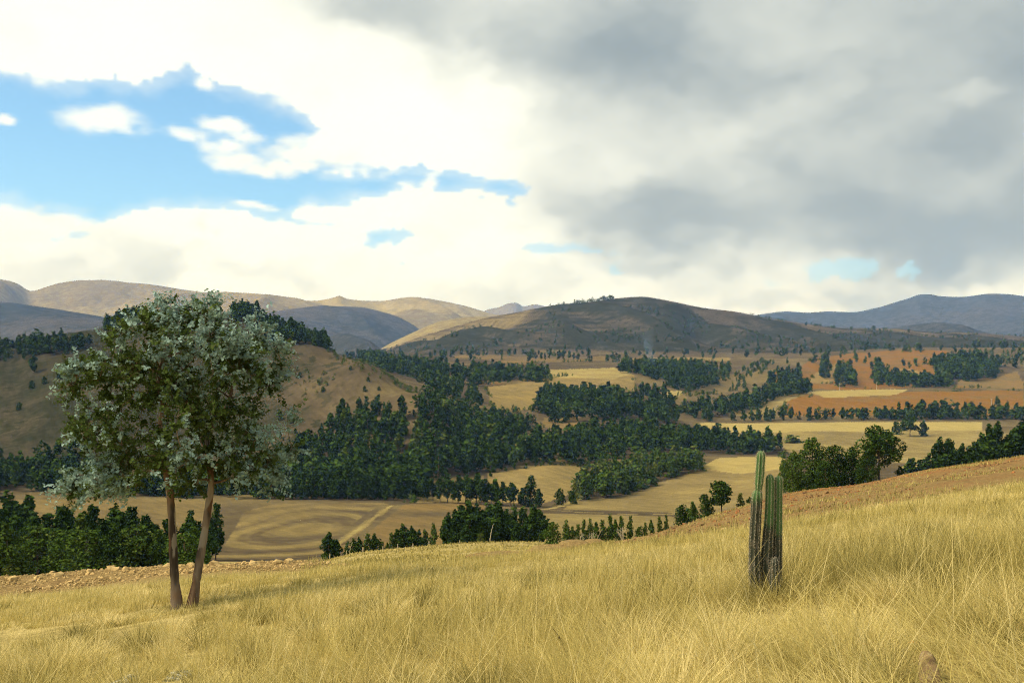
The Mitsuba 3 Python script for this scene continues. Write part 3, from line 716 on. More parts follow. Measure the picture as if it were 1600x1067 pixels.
# left: the thick plantation behind the stony berm
G6 = 'plantation trees behind the stony berm'
g = np.random.default_rng(9)
for row, (d, lo, hi, step) in enumerate([(128, 806, 832, 19), (150, 792, 815, 21), (172, 788, 802, 30)]):
    for px in np.arange(-16 + 7 * row, 320, step):
        px = px + g.uniform(-6, 6)
        top = g.uniform(lo, hi) + (18 if px > 235 else 0)
        plant('plantation_tree', px, 905, top, 100, ['gum', 'cone', 'gum', 'round'][int(g.integers(4))] if row == 0 else 'gum', ['mid', 'green', 'mid', 'dark'][int(g.integers(4))] if row == 0 else 'dark', f'green plantation tree behind the stony berm, # from the left in the {["front", "middle", "back"][row]} rank', 'tree', G6, n=3000 if row == 0 else 1500, wide=1.25, d=d + g.uniform(-7, 7))
plant('narrow_tree', 15, 880, 771, 100, 'tall', 'dark', 'slim tree standing above the plantation near the left edge', 'tree', d=190, wide=1.4)
plant('narrow_tree', 46, 880, 774, 100, 'gum', 'dark', 'taller leafy tree second from the left edge above the plantation', 'tree', d=190, wide=1.0)
plant('lone_tree', 337, 866, 788, 180, 'gum', 'dark', 'single dark tree right of the leaning eucalyptus trunk, at the edge of the swirled field', 'tree', n=1500, wide=.9, d=222)
plant('lone_tree', 296, 880, 800, 180, 'gum', 'dark', 'dark tree seen between the two eucalyptus trunks', 'tree', n=1200, wide=.9, d=205)

# the front row of the valley wood, facing the fields
G7 = 'trees of the front row along the swirled field'
for i, px in enumerate(np.linspace(428, 650, 25)):
    plant('front_tree', px + g.uniform(-3, 3), 783, g.uniform(728, 752), 300, 'gum', 'dark', 'tall dark eucalyptus, # from the left in the front row beyond the swirled field', 'tree', G7, n=500, wide=1.1, d=436 + g.uniform(-4, 6))
G8 = 'thin trees of the open row left of the dirt track'
for px, top in [(662, 745), (668, 752), (676, 748), (688, 746), (699, 743), (708, 752), (716, 744), (727, 740), (736, 748), (744, 740), (752, 750), (760, 747), (768, 757), (776, 750), (786, 754), (797, 753), (803, 757)]:
    plant('thin_tree', px, 787, top, 300, 'tall', 'dark', 'thin dark tree, # from the left in the open row beyond the brown field', 'tree', G8, n=420, wide=1.35, d=430 + g.uniform(-5, 5))
plant('pointed_field_tree', 830, 790, 743, 300, 'cone', 'dark', 'broad pointed dark tree standing alone right of the open row', 'tree', n=900, wide=1.5, d=428)
plant('pointed_field_tree', 843, 789, 763, 300, 'gum', 'dark', 'smaller tree leaning against the right side of the broad pointed tree', 'tree', n=500, wide=1.3, d=426)
plant('pointed_field_tree', 815, 790, 762, 300, 'gum', 'dark', 'smaller tree against the left side of the broad pointed tree', 'tree', n=500, wide=1.3, d=427)
plant('field_tree', 875, 784, 763, 300, 'round', 'dark', 'small round tree alone in the tan field near the bend of the track', 'tree', n=500, wide=.8, d=440)
plant('field_tree', 895, 780, 765, 300, 'round', 'dark', 'small round tree beside the end of the sloping wood', 'tree', n=500, wide=.8, d=446)
plant('meadow_tree', 1422, 674, 650, 600, 'umbrella', 'dark', 'dark round tree, biggest of the three in the pale field on the right', 'tree', n=600, wide=1.1, d=815)
plant('meadow_tree', 1401, 669, 658, 600, 'round', 'dark', 'small tree, leftmost of the three in the pale field on the right', 'tree', n=300, d=830)
plant('meadow_tree', 1443, 672, 657, 600, 'round', 'dark', 'small tree, rightmost of the three in the pale field on the right', 'tree', n=300, wide=.9, d=820)
plant('meadow_bush', 1238, 685, 679, 600, 'bush', 'light', 'low grey scrub patch in the pale field above the dark group', 'shrub', n=300, wide=3, d=760)
G9 = 'scattered small trees on the bare slope of the left hill'
for px, base, top in sorted([(52, 583, 552), (92, 592, 580), (50, 607, 594), (70, 600, 588), (128, 566, 553), (30, 640, 628), (105, 575, 566), (536, 632, 622), (468, 590, 581), (505, 612, 604), (570, 612, 603), (575, 596, 588), (548, 578, 571), (592, 610, 603)]):
    plant('slope_tree', px, base, top, 470, 'gum' if top < 556 else 'round', 'dark', 'small lone tree on the brown slope of the left hill, # from the left', 'tree', G9, n=260, wide=1.0)

# ---- woods too far and thick to count: one mesh each
LOD = {}


def lod(kind, n, k):
    if (kind, n, k) not in LOD:
        tr, cr = grow(kind, 1.0, n, .072 * math.sqrt(420 / n) * (1.1 if kind != 'cone' else .95), 5000 + 17 * k + n, limbs=False)
        LOD[kind, n, k] = tr, cr
    return LOD[kind, n, k]


def wood(name, spots, n, hmin, hmax, label, kinds=('gum', 'tall', 'gum', 'tall', 'cone', 'round'), tones=(.45, .02), seed=1, wide=1.0, category='wood'):
    g = np.random.default_rng(seed)
    parts, trunks = [], []
    z = H(spots[:, 0], spots[:, 1])
    for i, (x, y) in enumerate(spots):
        tr, cr = lod(kinds[g.integers(len(kinds))], n, int(g.integers(5)))
        h, a, w = hmin + (hmax - hmin) * g.beta(1.6, 1.9), g.uniform(0, 6.28), wide * g.uniform(.8, 1.45)
        m = np.array([[math.cos(a) * w, -math.sin(a) * w, 0], [math.sin(a) * w, math.cos(a) * w, 0], [0, 0, 1]]) * h
        off = np.array([x, y, z[i] - .02 * h])
        t = g.choice([-.10, 0, .12, .30, .45], p=[.33, .30, .19, .11, .07]) + g.uniform(-.06, .06)
        parts.append((cr[0] @ m.T + off, cr[1], np.stack([np.clip(cr[2][:, 0] * tones[0] + tones[1] + t, 0, 1), cr[2][:, 1]], -1)))
        trunks.append((tr[0] @ m.T + off, tr[1], tr[2]))
    k = thing(name, label, category)
    tag(k, kind='stuff')
    v, f, u = join(parts)
    scene[k + '__crowns'] = mikit.ply((v, f), 'leaf', uv=u)
    if n >= 120:
        v, f, u = join(trunks)
        scene[k + '__trunks'] = mikit.ply((v, f), 'bark')
    tris[0] += len(f)
    return k


tris = [0]


def scatter(polys, dmin, space, seed, dmax=3600, clear=.0):
    """points spread over plan polygons, about `space` metres apart, thinned by noise"""
    g = np.random.default_rng(seed)
    pts = []
    for poly in polys:
        pl = plan(poly, dmin) if not isinstance(poly, shapely.Geometry) else poly
        x0, y0, x1, y1 = pl.bounds
        n = int((x1 - x0) * (y1 - y0) / space ** 2)
        p = np.stack([g.uniform(x0, x1, n), g.uniform(y0, y1, n)], -1)
        p = p[shapely.contains(pl, shapely.points(p))]
        if clear:
            p = p[n2(p[:, 0], p[:, 1], 70, seed) > clear - .5]
        pts.append(p)
    p = np.vstack(pts)
    p = p[p[:, 1] < dmax]
    # drop points that stand too close
    tree = cKDTree(p)
    drop = set()
    for i, j in sorted(tree.query_pairs(space * .55)):
        if i not in drop:
            drop.add(j)
    return p[[i for i in range(len(p)) if i not in drop]]


wood('valley_wood', scatter([[(436, 781), (655, 781), (660, 757), (740, 742), (805, 733), (780, 702), (836, 674), (800, 662), (745, 652), (700, 645), (655, 650), (596, 662), (560, 690), (500, 722), (440, 745)],
                             [(596, 662), (560, 690), (545, 690), (575, 645), (600, 650)], [(436, 745), (500, 722), (560, 690), (575, 650), (540, 655), (500, 690), (440, 715)]], 436, 6.2, 21), 130, 10, 16, 'large dark eucalyptus wood filling the valley below the left hill', seed=3)
wood('left_wood', scatter([[(0, 775), (150, 776), (300, 778), (440, 782), (440, 748), (380, 752), (300, 762), (200, 752), (100, 748), (-40, 748), (-40, 776)]], 405, 6.5, 22), 110, 8, 14, 'dark wood along the foot of the left hill behind the leafy eucalyptus', seed=4)
wood('slope_wood', scatter([[(-40, 752), (100, 752), (200, 756), (300, 764), (440, 752), (520, 700), (560, 650), (500, 650), (430, 690), (330, 720), (200, 725), (60, 715), (-40, 712)]], 440, 8.5, 122, clear=.44), 100, 6, 13, 'open dark woodland climbing the lower slope of the left hill', seed=24)
wood('middle_wood', scatter([[(766, 737), (900, 729), (1000, 713), (1080, 706), (1222, 710), (1215, 702), (1120, 690), (1060, 684), (1000, 676), (940, 676), (860, 694), (805, 704)]], 520, 7.0, 23), 100, 10, 16, 'long dark wood across the middle of the valley', seed=5)
wood('wedge_wood', scatter([[(893, 782), (960, 777), (1060, 745), (1094, 736), (1094, 724), (1000, 730), (935, 747), (905, 766)]], 380, 5.5, 24), 150, 8, 13, 'wedge shaped plantation climbing the tan slope in the centre of the valley', tones=(.6, .28), seed=6)
wood('round_wood', scatter([[(832, 642), (862, 662), (1000, 660), (1062, 664), (1040, 642), (980, 628), (900, 618), (852, 614)]], 640, 7.5, 25), 90, 11, 16, 'rounded dark wood on the rise behind the middle wood', seed=7)
wood('band_wood', scatter([[(1065, 656), (1120, 653), (1200, 631), (1266, 613), (1262, 606), (1200, 618), (1130, 637), (1070, 647)]], 820, 8, 26), 80, 12, 17, 'slanting band of dark wood below the red fields', seed=8)
wood('hedgerow_wood', scatter([[(1080, 655), (1300, 653.5), (1600, 653), (1600, 656.5), (1300, 657), (1090, 658)]], 850, 6.5, 27), 90, 8, 14, 'straight row of dark trees along the top of the bright straw strip', seed=9)
wood('hedgerow_wood', scatter([[(1400, 653), (1600, 651), (1600, 655), (1400, 656)]], 850, 9, 127), 90, 13, 20, 'taller clumps of trees at the right end of the straight row', seed=19)
wood('far_valley_wood', scatter([[(600, 580), (650, 592), (740, 604), (850, 596), (858, 585), (780, 580), (700, 575), (630, 568)], [(680, 610), (720, 640), (760, 640), (725, 608), (650, 596)], [(560, 560), (600, 580), (625, 578), (590, 556)]], 590, 10, 28), 50, 10, 16, 'dark band of trees crossing the valley below the terraced hill', seed=10)
wood('village_wood', scatter([[(965, 582), (1010, 592), (1060, 612), (1140, 592), (1142, 578), (1050, 572), (970, 572)], [(995, 625), (1030, 640), (1060, 640), (1040, 618), (1000, 612)]], 760, 9, 29), 60, 10, 17, 'dark trees round the white houses in the middle distance', seed=11)
wood('red_field_wood', scatter([[(1366, 606), (1480, 606), (1492, 592), (1470, 582), (1452, 600), (1382, 592), (1374, 570), (1366, 570)], [(1452, 572), (1500, 562), (1562, 572), (1552, 592), (1520, 597), (1482, 592)], [(1306, 606), (1336, 606), (1336, 592), (1316, 577), (1309, 582)], [(1282, 592), (1291, 592), (1293, 564), (1286, 564)], [(1200, 602), (1252, 602), (1250, 584), (1212, 592)]], 1200, 8.5, 30), 60, 12, 20, 'dark strips of trees between the red earth fields', seed=12)
wood('field_scrub', scatter([[(1140, 610), (1170, 612), (1180, 590), (1210, 570), (1190, 565), (1150, 585)], [(1070, 600), (1110, 602), (1130, 582), (1090, 580)], [(1500, 575), (1600, 572), (1600, 548), (1500, 550)]], 1150, 14, 31), 50, 5, 10, 'scattered scrub and small trees round the red earth fields', tones=(.6, .2), seed=13)
wood('ridge_wood', scatter([[(364, 500), (400, 520), (440, 540), (514, 549), (500, 538), (450, 520), (405, 500), (370, 488)]], 650, 5.2, 32, dmax=930), 110, 8, 14, 'dark wood on the ridge of the left hill, right of the leafy eucalyptus', seed=14)
wood('ridge_wood', scatter([[(-40, 566), (40, 562), (90, 556), (140, 552), (140, 540), (100, 538), (0, 548), (-40, 556)], [(165, 510), (215, 502), (240, 494), (245, 500), (200, 512), (165, 520)]], 640, 6.5, 33, dmax=930), 110, 8, 15, 'dark wood on the shoulder of the left hill at the left edge', seed=15)
hedge_pts = []
g = np.random.default_rng(88)
for poly, dmin, a, b in FIELDS[3:]:
    if a > .85 or (a, dmin) == (.74, 560):
        continue
    ring = plan(poly, dmin).exterior if plan(poly, dmin).geom_type == 'Polygon' else None
    if ring is None:
        continue
    for s_ in np.arange(0, ring.length, 5.0):
        q = ring.interpolate(s_)
        if n2(np.array(q.x), np.array(q.y), 45, 90) > .06 and q.y < 1700:
            hedge_pts.append((q.x + g.normal(0, 1.2), q.y + g.normal(0, 1.5)))
wood('hedge_scrub', np.array(hedge_pts), 36, 1.5, 5.5, 'low bushes and little trees along the borders of the fields', tones=(.6, .2), kinds=('round', 'bush', 'gum'), seed=25, category='scrub')
wood('hillside_scrub', scatter([[(0, 740), (300, 745), (420, 740), (520, 700), (545, 640), (480, 620), (380, 680), (200, 700), (0, 690)]], 440, 8, 34, clear=.60), 60, 2, 6.5, 'scattered bushes on the lower slope of the left hill', tones=(.6, .2), kinds=('round', 'gum'), seed=16)
wood('slope_scrub', scatter([[(510, 548), (560, 562), (620, 585), (665, 618), (650, 628), (590, 600), (540, 575)], [(430, 560), (560, 600), (600, 640), (560, 640), (480, 620)]], 470, 6, 35, clear=.56), 50, 1.2, 3.8, 'low scrub along the right shoulder of the left hill', tones=(.7, .35), kinds=('round', 'bush'), seed=17)
mid = shapely.box(-600, 1500, 1500, 2160)
p = scatter([mid], 0, 30, 36, clear=.54)
wood('plain_wood', p, 40, 9, 16, 'scattered dark trees on the plain at the foot of the terraced hill', seed=18)
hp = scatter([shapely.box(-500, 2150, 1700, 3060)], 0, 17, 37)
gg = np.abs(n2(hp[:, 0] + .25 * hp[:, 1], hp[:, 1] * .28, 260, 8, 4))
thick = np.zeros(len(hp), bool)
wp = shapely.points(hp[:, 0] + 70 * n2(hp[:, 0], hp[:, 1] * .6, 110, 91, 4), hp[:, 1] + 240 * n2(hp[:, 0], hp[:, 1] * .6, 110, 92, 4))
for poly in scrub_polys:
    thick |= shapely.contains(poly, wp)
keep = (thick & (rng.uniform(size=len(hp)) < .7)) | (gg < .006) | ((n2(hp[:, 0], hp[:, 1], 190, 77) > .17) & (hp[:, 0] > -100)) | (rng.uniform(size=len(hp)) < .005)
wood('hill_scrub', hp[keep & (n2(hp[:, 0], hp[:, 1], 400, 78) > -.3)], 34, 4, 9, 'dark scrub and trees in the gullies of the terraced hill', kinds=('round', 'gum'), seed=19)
sky_row = [at(px, np.interp(px, *np.array(HILL, float).T) + 3, 2500) for px in list(np.linspace(898, 958, 16)) + [872, 880, 1260, 1275, 1300, 1330, 1352, 1364, 1380, 1385, 1420]]
wood('crest_row', np.array(sky_row), 50, 9, 17, 'sparse row of little trees on the skyline of the terraced hill', kinds=('umbrella', 'round', 'gum'), seed=20)

# ------------------------------------------------------------------ the young eucalyptus with two stems
D0 = 18.5


def spot(px, py, off=0.0, d=D0):
    """a point in the plane of the tree (d metres off), moved `off` metres away from us"""
    return np.array([(px - CX) / F * d, d + off, (CY - py) / F * d])


def curve(pts, n=24):
    p = np.array(pts, float)
    t = np.concatenate([[0], np.cumsum(np.linalg.norm(np.diff(p, axis=0), axis=1))])
    return PchipInterpolator(t, p)(np.linspace(0, t[-1], n))


g = np.random.default_rng(77)
gum = thing('eucalyptus_tree', 'young eucalyptus with two bare stems and a silvery green crown in the dry grass', 'tree')
stem_a = [spot(278, 962, 0), spot(275, 930, 0), spot(271, 880, .02), spot(268, 820, .03), spot(265, 780, .05), spot(258, 740, .05), spot(253, 700, .03), spot(250, 670, 0), spot(257, 632, -.1), spot(252, 590, -.2), spot(262, 545, -.15), spot(258, 505, -.1)]
stem_b = [spot(296, 962, .05), spot(302, 930, .05), spot(308, 890, .06), spot(316, 840, .1), spot(323, 790, .12), spot(327, 755, .12), spot(323, 715, .1), spot(321, 685, .12), spot(334, 662, .2), spot(350, 632, .25), spot(362, 585, .3), spot(384, 540, .35)]
pa, pb = curve(stem_a, 60), curve(stem_b, 60)


def stem_radius(p, r):
    n = len(p)
    s = np.linspace(0, 1, n)
    return np.interp(s, [0, .04, .12, .45, .6, 1], np.array([17, 11.5, 8.6, 6.6, 5.2, 1.6]) * .01156 * r * .86) * (1 + .05 * np.sin(s * 37) + .04 * np.sin(s * 91 + 1) + .03 * np.sin(s * 143))


ra, rb = stem_radius(pa, .92), stem_radius(pb, .92)
tv, tf, _ = tube(pa, ra, 14)
put('trunk', (tv, tf), 'bark', gum, smooth=True, label='straight left stem with peeling reddish bark')
tv, tf, _ = tube(pb, rb, 14)
put('trunk', (tv, tf), 'bark', gum, smooth=True, label='leaning right stem forking in the crown')

CROWN = shapely.Polygon([(100, 765), (108, 748), (135, 732), (170, 718), (158, 700), (124, 690), (112, 660), (118, 640), (133, 620), (130, 600), (138, 575), (148, 540), (160, 520), (182, 510), (205, 496), (238, 484), (265, 474), (290, 476), (305, 482),
                         (330, 472), (348, 484), (375, 490), (392, 498), (405, 516), (422, 532), (436, 545), (432, 565), (442, 590), (446, 620), (452, 650), (446, 680), (452, 700), (442, 722), (430, 745), (412, 768), (400, 770), (385, 752), (350, 760), (330, 768),
                         (300, 762), (285, 752), (265, 728), (240, 735), (225, 758), (190, 778), (160, 780), (132, 772), (112, 770)])
CROWN_IN = CROWN.buffer(-7)
nodes = [*pa[26:], *pb[28:]]
node_r = [*ra[26:], *rb[28:]]
clumps = []
tries = 0
while len(clumps) < 265 and tries < 20000:
    tries += 1
    px, py = g.uniform(90, 465), g.uniform(470, 785)
    if not CROWN_IN.contains(shapely.Point(px, py)):
        continue
    rx = ((px - 285) / 180) ** 2 + ((py - 625) / 165) ** 2
    deep = 1.75 * math.sqrt(max(.04, 1 - .85 * rx))
    off = deep * g.uniform(-1, 1)
    inner = rx + (off / 1.9) ** 2
    if inner < .25 and g.uniform() < .5:
        continue
    if 290 > px > 222 and py > 690 and g.uniform() < .6:
        continue
    c = spot(px, py, off)
    if n2(np.array(c[0] * 1.0), np.array(c[2] * 1.0 + c[1] * .35), 1.0, 99, 2) < -.155:
        continue
    if any(np.linalg.norm(c - q[0]) < .215 for q in clumps):
        continue
    clumps.append((c, inner, px, py))
clumps += [(spot(x, y, o), 1.2, x, y) for x, y, o in [(328, 474, .1), (338, 484, 0), (262, 476, -.1), (300, 482, .2), (236, 488, 0), (300, 500, -.5), (318, 520, -.7), (290, 530, -.8), (330, 550, -.9), (310, 575, -1.0), (280, 560, -.9), (345, 520, -.4), (300, 610, -1.1), (335, 600, -1.0), (360, 560, -.7), (412, 520, .2), (440, 540, .1), (392, 500, 0), (106, 762, -.2), (128, 752, -.3), (150, 742, -.25), (176, 735, -.2), (140, 768, -.3), (205, 722, -.1), (112, 655, 0), (452, 700, .2), (448, 640, .1), (420, 762, .1)]]
order = sorted(range(len(clumps)), key=lambda i: np.linalg.norm(clumps[i][0] - spot(290, 700)))
twigs, limbs = [], 0
twig_parts, leaf_v, leaf_f, leaf_u, nleaf = [], [], [], [], 0


def leaf(at_, axis, nrm, size, tone):
    """one rounded leaf: a bent fan of six points"""
    side = unit(np.cross(axis, nrm))
    w = size * .46
    fold = nrm * size * .10
    v = np.array([at_, at_ + axis * size * .30 + side * w + fold, at_ + axis * size * .74 + side * w * .82 + fold, at_ + axis * size, at_ + axis * size * .74 - side * w * .82 + fold, at_ + axis * size * .30 - side * w + fold])
    return v


LEAF_F = np.array([[0, 1, 2], [0, 2, 3], [0, 3, 4], [0, 4, 5]])
for i in order:
    c, inner, px, py = clumps[i]
    nd = np.array(nodes)
    dist = np.linalg.norm(nd - c, axis=1) + .6 * np.clip(nd[:, 2] - c[2] + .25, 0, None)
    j = int(np.argmin(dist))
    s = nd[j]
    r = max(.006, min(node_r[j] * .62, .03))
    bend = (s + c) / 2 + g.normal(0, .05, 3) + [0, 0, .06 * np.linalg.norm(c - s)]
    path = curve([s, bend, c], 8)
    rad = np.linspace(r, .004, 8)
    if r > .014 and np.linalg.norm(c - s) > .35 and limbs < 14:
        bv, bf, _ = tube(path, rad, 7)
        put('branch', (bv, bf), 'bark', gum, smooth=True)
        limbs += 1
    else:
        twig_parts.append(tube(path, rad, 5))
    nodes += list(path[2:]); node_r += list(rad[2:])
    # shoots spread from the end of the limb; young shoots carry silvery leaves, older wood olive ones
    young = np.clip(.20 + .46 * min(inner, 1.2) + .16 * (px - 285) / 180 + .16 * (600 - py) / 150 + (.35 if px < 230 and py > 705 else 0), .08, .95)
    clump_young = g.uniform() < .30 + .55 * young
    up = unit(c - spot(285, 680) + np.array([0, 0, .25]))
    for k in range(int(g.integers(8, 13))):
        dirn = unit(up * g.uniform(.1, 1.0) + g.normal(0, .75, 3))
        base = path[int(g.integers(4, 8))]
        ln = g.uniform(.20, .42)
        tip = base + dirn * ln + np.array([0, 0, -.10 * ln + .03])
        mid_ = (base + tip) / 2 + g.normal(0, .02, 3)
        tw = curve([base, mid_, tip], 7)
        twig_parts.append(tube(tw[[0, 3, 6]], [.0045, .003, .0015], 3, cap=False))
        silver = g.uniform() < (young * 1.05 if clump_young else young * .35)
        tone0 = g.uniform(.72, 1.0) if silver else g.uniform(.05, .5)
        pairs = int(g.integers(5, 9))
        for q in range(pairs):
            t = .25 + .75 * q / (pairs - 1)
            p0 = np.array([np.interp(t, np.linspace(0, 1, 7), tw[:, a]) for a in range(3)])
            ax = unit(tw[min(6, int(t * 6) + 1)] - tw[max(0, int(t * 6) - 1)])
            sd = unit(np.cross(ax, g.normal(size=3)))
            for sg in (1, -1):
                dr_ = unit(sd * sg + ax * .35 + g.normal(0, .25, 3) + [0, 0, -.12])
                nm = unit(np.cross(dr_, np.cross(g.normal(0, .5, 3) + [0, 0, 1.0], dr_)))
                sz = g.uniform(.058, .098) * (1 - .35 * t)
                leaf_v.append(leaf(p0, dr_, nm, sz, tone0))
                leaf_u.append(np.tile([np.clip(tone0 + g.normal(0, .07), 0, 1), g.uniform(0, 1)], (6, 1)))
                leaf_f.append(LEAF_F + nleaf)
                nleaf += 6
# bare dead twigs hanging at the lower left, and the thin reddish side branch
for a, b in [((250, 712), (214, 714)), ((214, 714), (150, 735)), ((240, 690), (175, 725)), ((235, 700), (196, 718)), ((225, 690), (160, 745)), ((245, 676), (205, 690)), ((250, 660), (222, 668))]:
    p, q = spot(*a, g.uniform(-.3, .1)), spot(*b, g.uniform(-.5, .1))
    twig_parts.append(tube(curve([p, (p + q) / 2 + [0, 0, .04], q], 6), np.linspace(.009, .003, 6), 5))
v, f, u = join(twig_parts)
put('twigs', (v, f), 'bark', gum, kind='stuff')
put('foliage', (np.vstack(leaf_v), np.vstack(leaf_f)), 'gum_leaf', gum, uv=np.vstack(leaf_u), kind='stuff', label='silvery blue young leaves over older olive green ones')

# ------------------------------------------------------------------ the columnar cactus
DC = 10.2
cactus = thing('cactus', 'clump of tall ribbed columnar cactus stems standing in the dry grass', 'cactus')


def cactus_stem(pts, widths, ribs, fresh_from, seed, label=None):
    """a ribbed stem along photograph points (column, row, metres further off), widths in photograph pixels; rounded top"""
    g = np.random.default_rng(seed)
    n = 64
    p = curve([spot(x, y, o, DC) for x, y, o in pts], n)
    w = np.interp(np.linspace(0, 1, n), np.linspace(0, 1, len(widths)), widths) * .5 / F * DC
    s = np.linspace(0, 1, n)
    L = np.linalg.norm(np.diff(p, axis=0), axis=1).sum()
    fromtop = (1 - s) * L
    w *= np.sqrt(np.clip(1 - (1 - np.clip(fromtop / (w[-1] * 1.5), 0, 1)) ** 2, 0.0016, 1))
    w *= 1 + .065 * np.array([meshkit.noise(np.array([k * .35, seed, 0.5])) - .5 for k in range(n)]) * 2
    per = 6
    m = ribs * per
    ang = np.arange(m) * 2 * np.pi / m + g.uniform(0, 1)
    prof = (.5 + .5 * np.cos(ang * ribs - ang[0] * ribs)) ** .7
    rr = w[:, None] * (.80 + .26 * prof[None])
    dx = np.stack([np.cos(ang), np.sin(ang), 0 * ang], -1)
    v = p[:, None] + rr[..., None] * dx[None]
    i, j = np.meshgrid(np.arange(n - 1), np.arange(m), indexing='ij')
    f = np.stack([i * m + j, i * m + (j + 1) % m, (i + 1) * m + (j + 1) % m, (i + 1) * m + j], -1).reshape(-1, 4)
    f = np.vstack([f[:, [0, 1, 2]], f[:, [0, 2, 3]], [[(n - 1) * m, (n - 1) * m + a_, (n - 1) * m + a_ + 1] for a_ in range(1, m - 1)]])
    fresh = mi_step(fresh_from - .12, fresh_from + .12, s)
    uv = np.stack([np.repeat(fresh, m), np.tile(prof, n)], -1)
    k = put('stem', (v.reshape(-1, 3), f), 'cactus_skin', cactus, smooth=True, uv=uv, label=label)
    # areoles down each rib: a tuft of pale spines
    sv, sf, c = [], [], 0
    step = .015
    for rib in range(ribs):
        a_ = ang[0] + rib * 2 * np.pi / ribs
        out = np.array([math.cos(a_), math.sin(a_), 0])
        for h in np.arange(.02, L - .004, step):
            t = h / L
            c0 = np.array([np.interp(t, s, p[:, q]) for q in range(3)])
            base = c0 + out * np.interp(t, s, w) * 1.05
            for z in range(7):
                d_ = unit(out * g.uniform(.25, 1) + g.normal(0, .55, 3))
                ln = g.uniform(.010, .026) * (1.25 if z == 0 else 1)
                sd = unit(np.cross(d_, [.3, .2, .9])) * .0014
                sd2 = unit(np.cross(d_, sd)) * .0014
                sv += [base + sd, base - sd, base + sd2, base + d_ * ln]
                sf += [[c, c + 1, c + 3], [c + 1, c + 2, c + 3], [c + 2, c, c + 3]]
                c += 4
    put('spines', (np.array(sv), np.array(sf)), 'spine', k, kind='stuff')
    return k


cactus_stem([(1181, 952, 0), (1180, 910, 0), (1179, 860, 0), (1181, 810, 0), (1183.5, 764, 0)], [17, 18, 17.5, 16, 15.5, 15], 8, .9, 1, 'dark older lower stem on the left')
cactus_stem([(1184.5, 772, .004), (1187, 745, .005), (1189.5, 704, .01)], [8, 12.2, 13, 12.8, 13], 8, .0, 2, 'fresh green tall stem growing out of the old left stem')
cactus_stem([(1196, 952, .03), (1198, 900, .03), (1200, 850, .03), (1203.5, 800, .03), (1204.5, 741, .03)], [20, 20, 18.5, 16, 14, 13, 13.4], 8, .62, 3, 'middle green stem with a brown scarred foot')
cactus_stem([(1214, 950, .06), (1216, 900, .06), (1217, 850, .06), (1218, 800, .06), (1218.5, 744, .06)], [17, 17, 15, 14, 13, 12.6, 13.4], 8, .55, 4, 'right green stem')
cactus_stem([(1205, 954, -.10), (1206, 930, -.10), (1207, 895, -.08), (1208, 868, -.06)], [16, 16, 14, 11], 8, 3.0, 5, 'short brown withered stem in front')

# ------------------------------------------------------------------ dry grass
def crest_d(u):
    px = CX + F * u
    return np.interp(px, [-200, 0, 150, 300, 400, 480, 560, 650, 750, 850, 950, 1050, 1150, 1250, 1350, 1450, 1550, 1650], [34, 31, 30, 28, 27, 26, 24.5, 23, 21, 20.5, 20.5, 21, 21, 21.5, 22, 23, 24, 25])


def blades(x, y, h, lean, ldir, width, seg, tint_, bow=.5, seed=0):
    """ribbons rooted at (x, y): h metres long, leaning by `lean` (0 upright, 1 lying) towards ldir, bowed"""
    n = len(x)
    if seg == 3 and (y > 12.5).any() and (y <= 12.5).any():      # farther off two segments do
        k = y > 12.5
        return join([blades(x[m_], y[m_], h[m_], lean[m_], ldir[m_], width[m_], sg_, tint_[m_], bow, seed) for m_, sg_ in ((k, 2), (~k, 3))])
    z = H(x, y) - .01
    g = np.random.default_rng(seed)
    t = np.linspace(0, 1, seg + 1)
    ang = np.clip(lean[:, None] * 1.45 + bow * (t[None] ** 1.4) * (.35 + lean[:, None]), 0, 2.3)
    ds = h[:, None] / seg
    hor = np.concatenate([np.zeros((n, 1)), np.cumsum(np.sin((ang[:, :-1] + ang[:, 1:]) / 2) * ds, 1)], 1)
    ver = np.concatenate([np.zeros((n, 1)), np.cumsum(np.cos((ang[:, :-1] + ang[:, 1:]) / 2) * ds, 1)], 1)
    c = np.stack([x[:, None] + hor * np.cos(ldir)[:, None], y[:, None] + hor * np.sin(ldir)[:, None], z[:, None] + np.maximum(ver, .012)], -1)
    face = g.uniform(0, 2 * np.pi, n)
    sd = np.stack([np.cos(face), np.sin(face) * .5, 0 * face], -1)
    sd = unit(sd)[:, None] * (width[:, None] * (1 - .75 * t[None] ** 1.5))[..., None] * .5
    left, right = c - sd, c + sd
    v = np.stack([left[:, :-1], right[:, :-1]], 2).reshape(n, -1, 3)
    v = np.concatenate([v, c[:, -1:]], 1)
    m = 2 * seg + 1
    f = []
    for k in range(seg - 1):
        f += [[2 * k, 2 * k + 1, 2 * k + 3], [2 * k, 2 * k + 3, 2 * k + 2]]
    f += [[2 * seg - 2, 2 * seg - 1, 2 * seg]]
    f = (np.array(f)[None] + (np.arange(n) * m)[:, None, None]).reshape(-1, 3)
    vv = np.append(np.repeat(t[:-1], 2), 1)
    uv = np.stack([np.repeat(tint_, m), np.tile(vv, n)], -1)
    return v.reshape(-1, 3), f, uv


g = np.random.default_rng(21)


def roots(n, d0, d1, power, um=.60):
    d = (d0 ** (2 - power) + g.uniform(0, 1, n) * (d1 ** (2 - power) - d0 ** (2 - power))) ** (1 / (2 - power))
    u = g.uniform(-um, um, n)
    k = d < crest_d(u) + 2.5
    return u[k] * d[k], d[k]


def nz(x, y, s, seed, oc=3):
    return np.clip(n2(x, y, s, seed, oc) * 1.6 + .5, 0, 1)


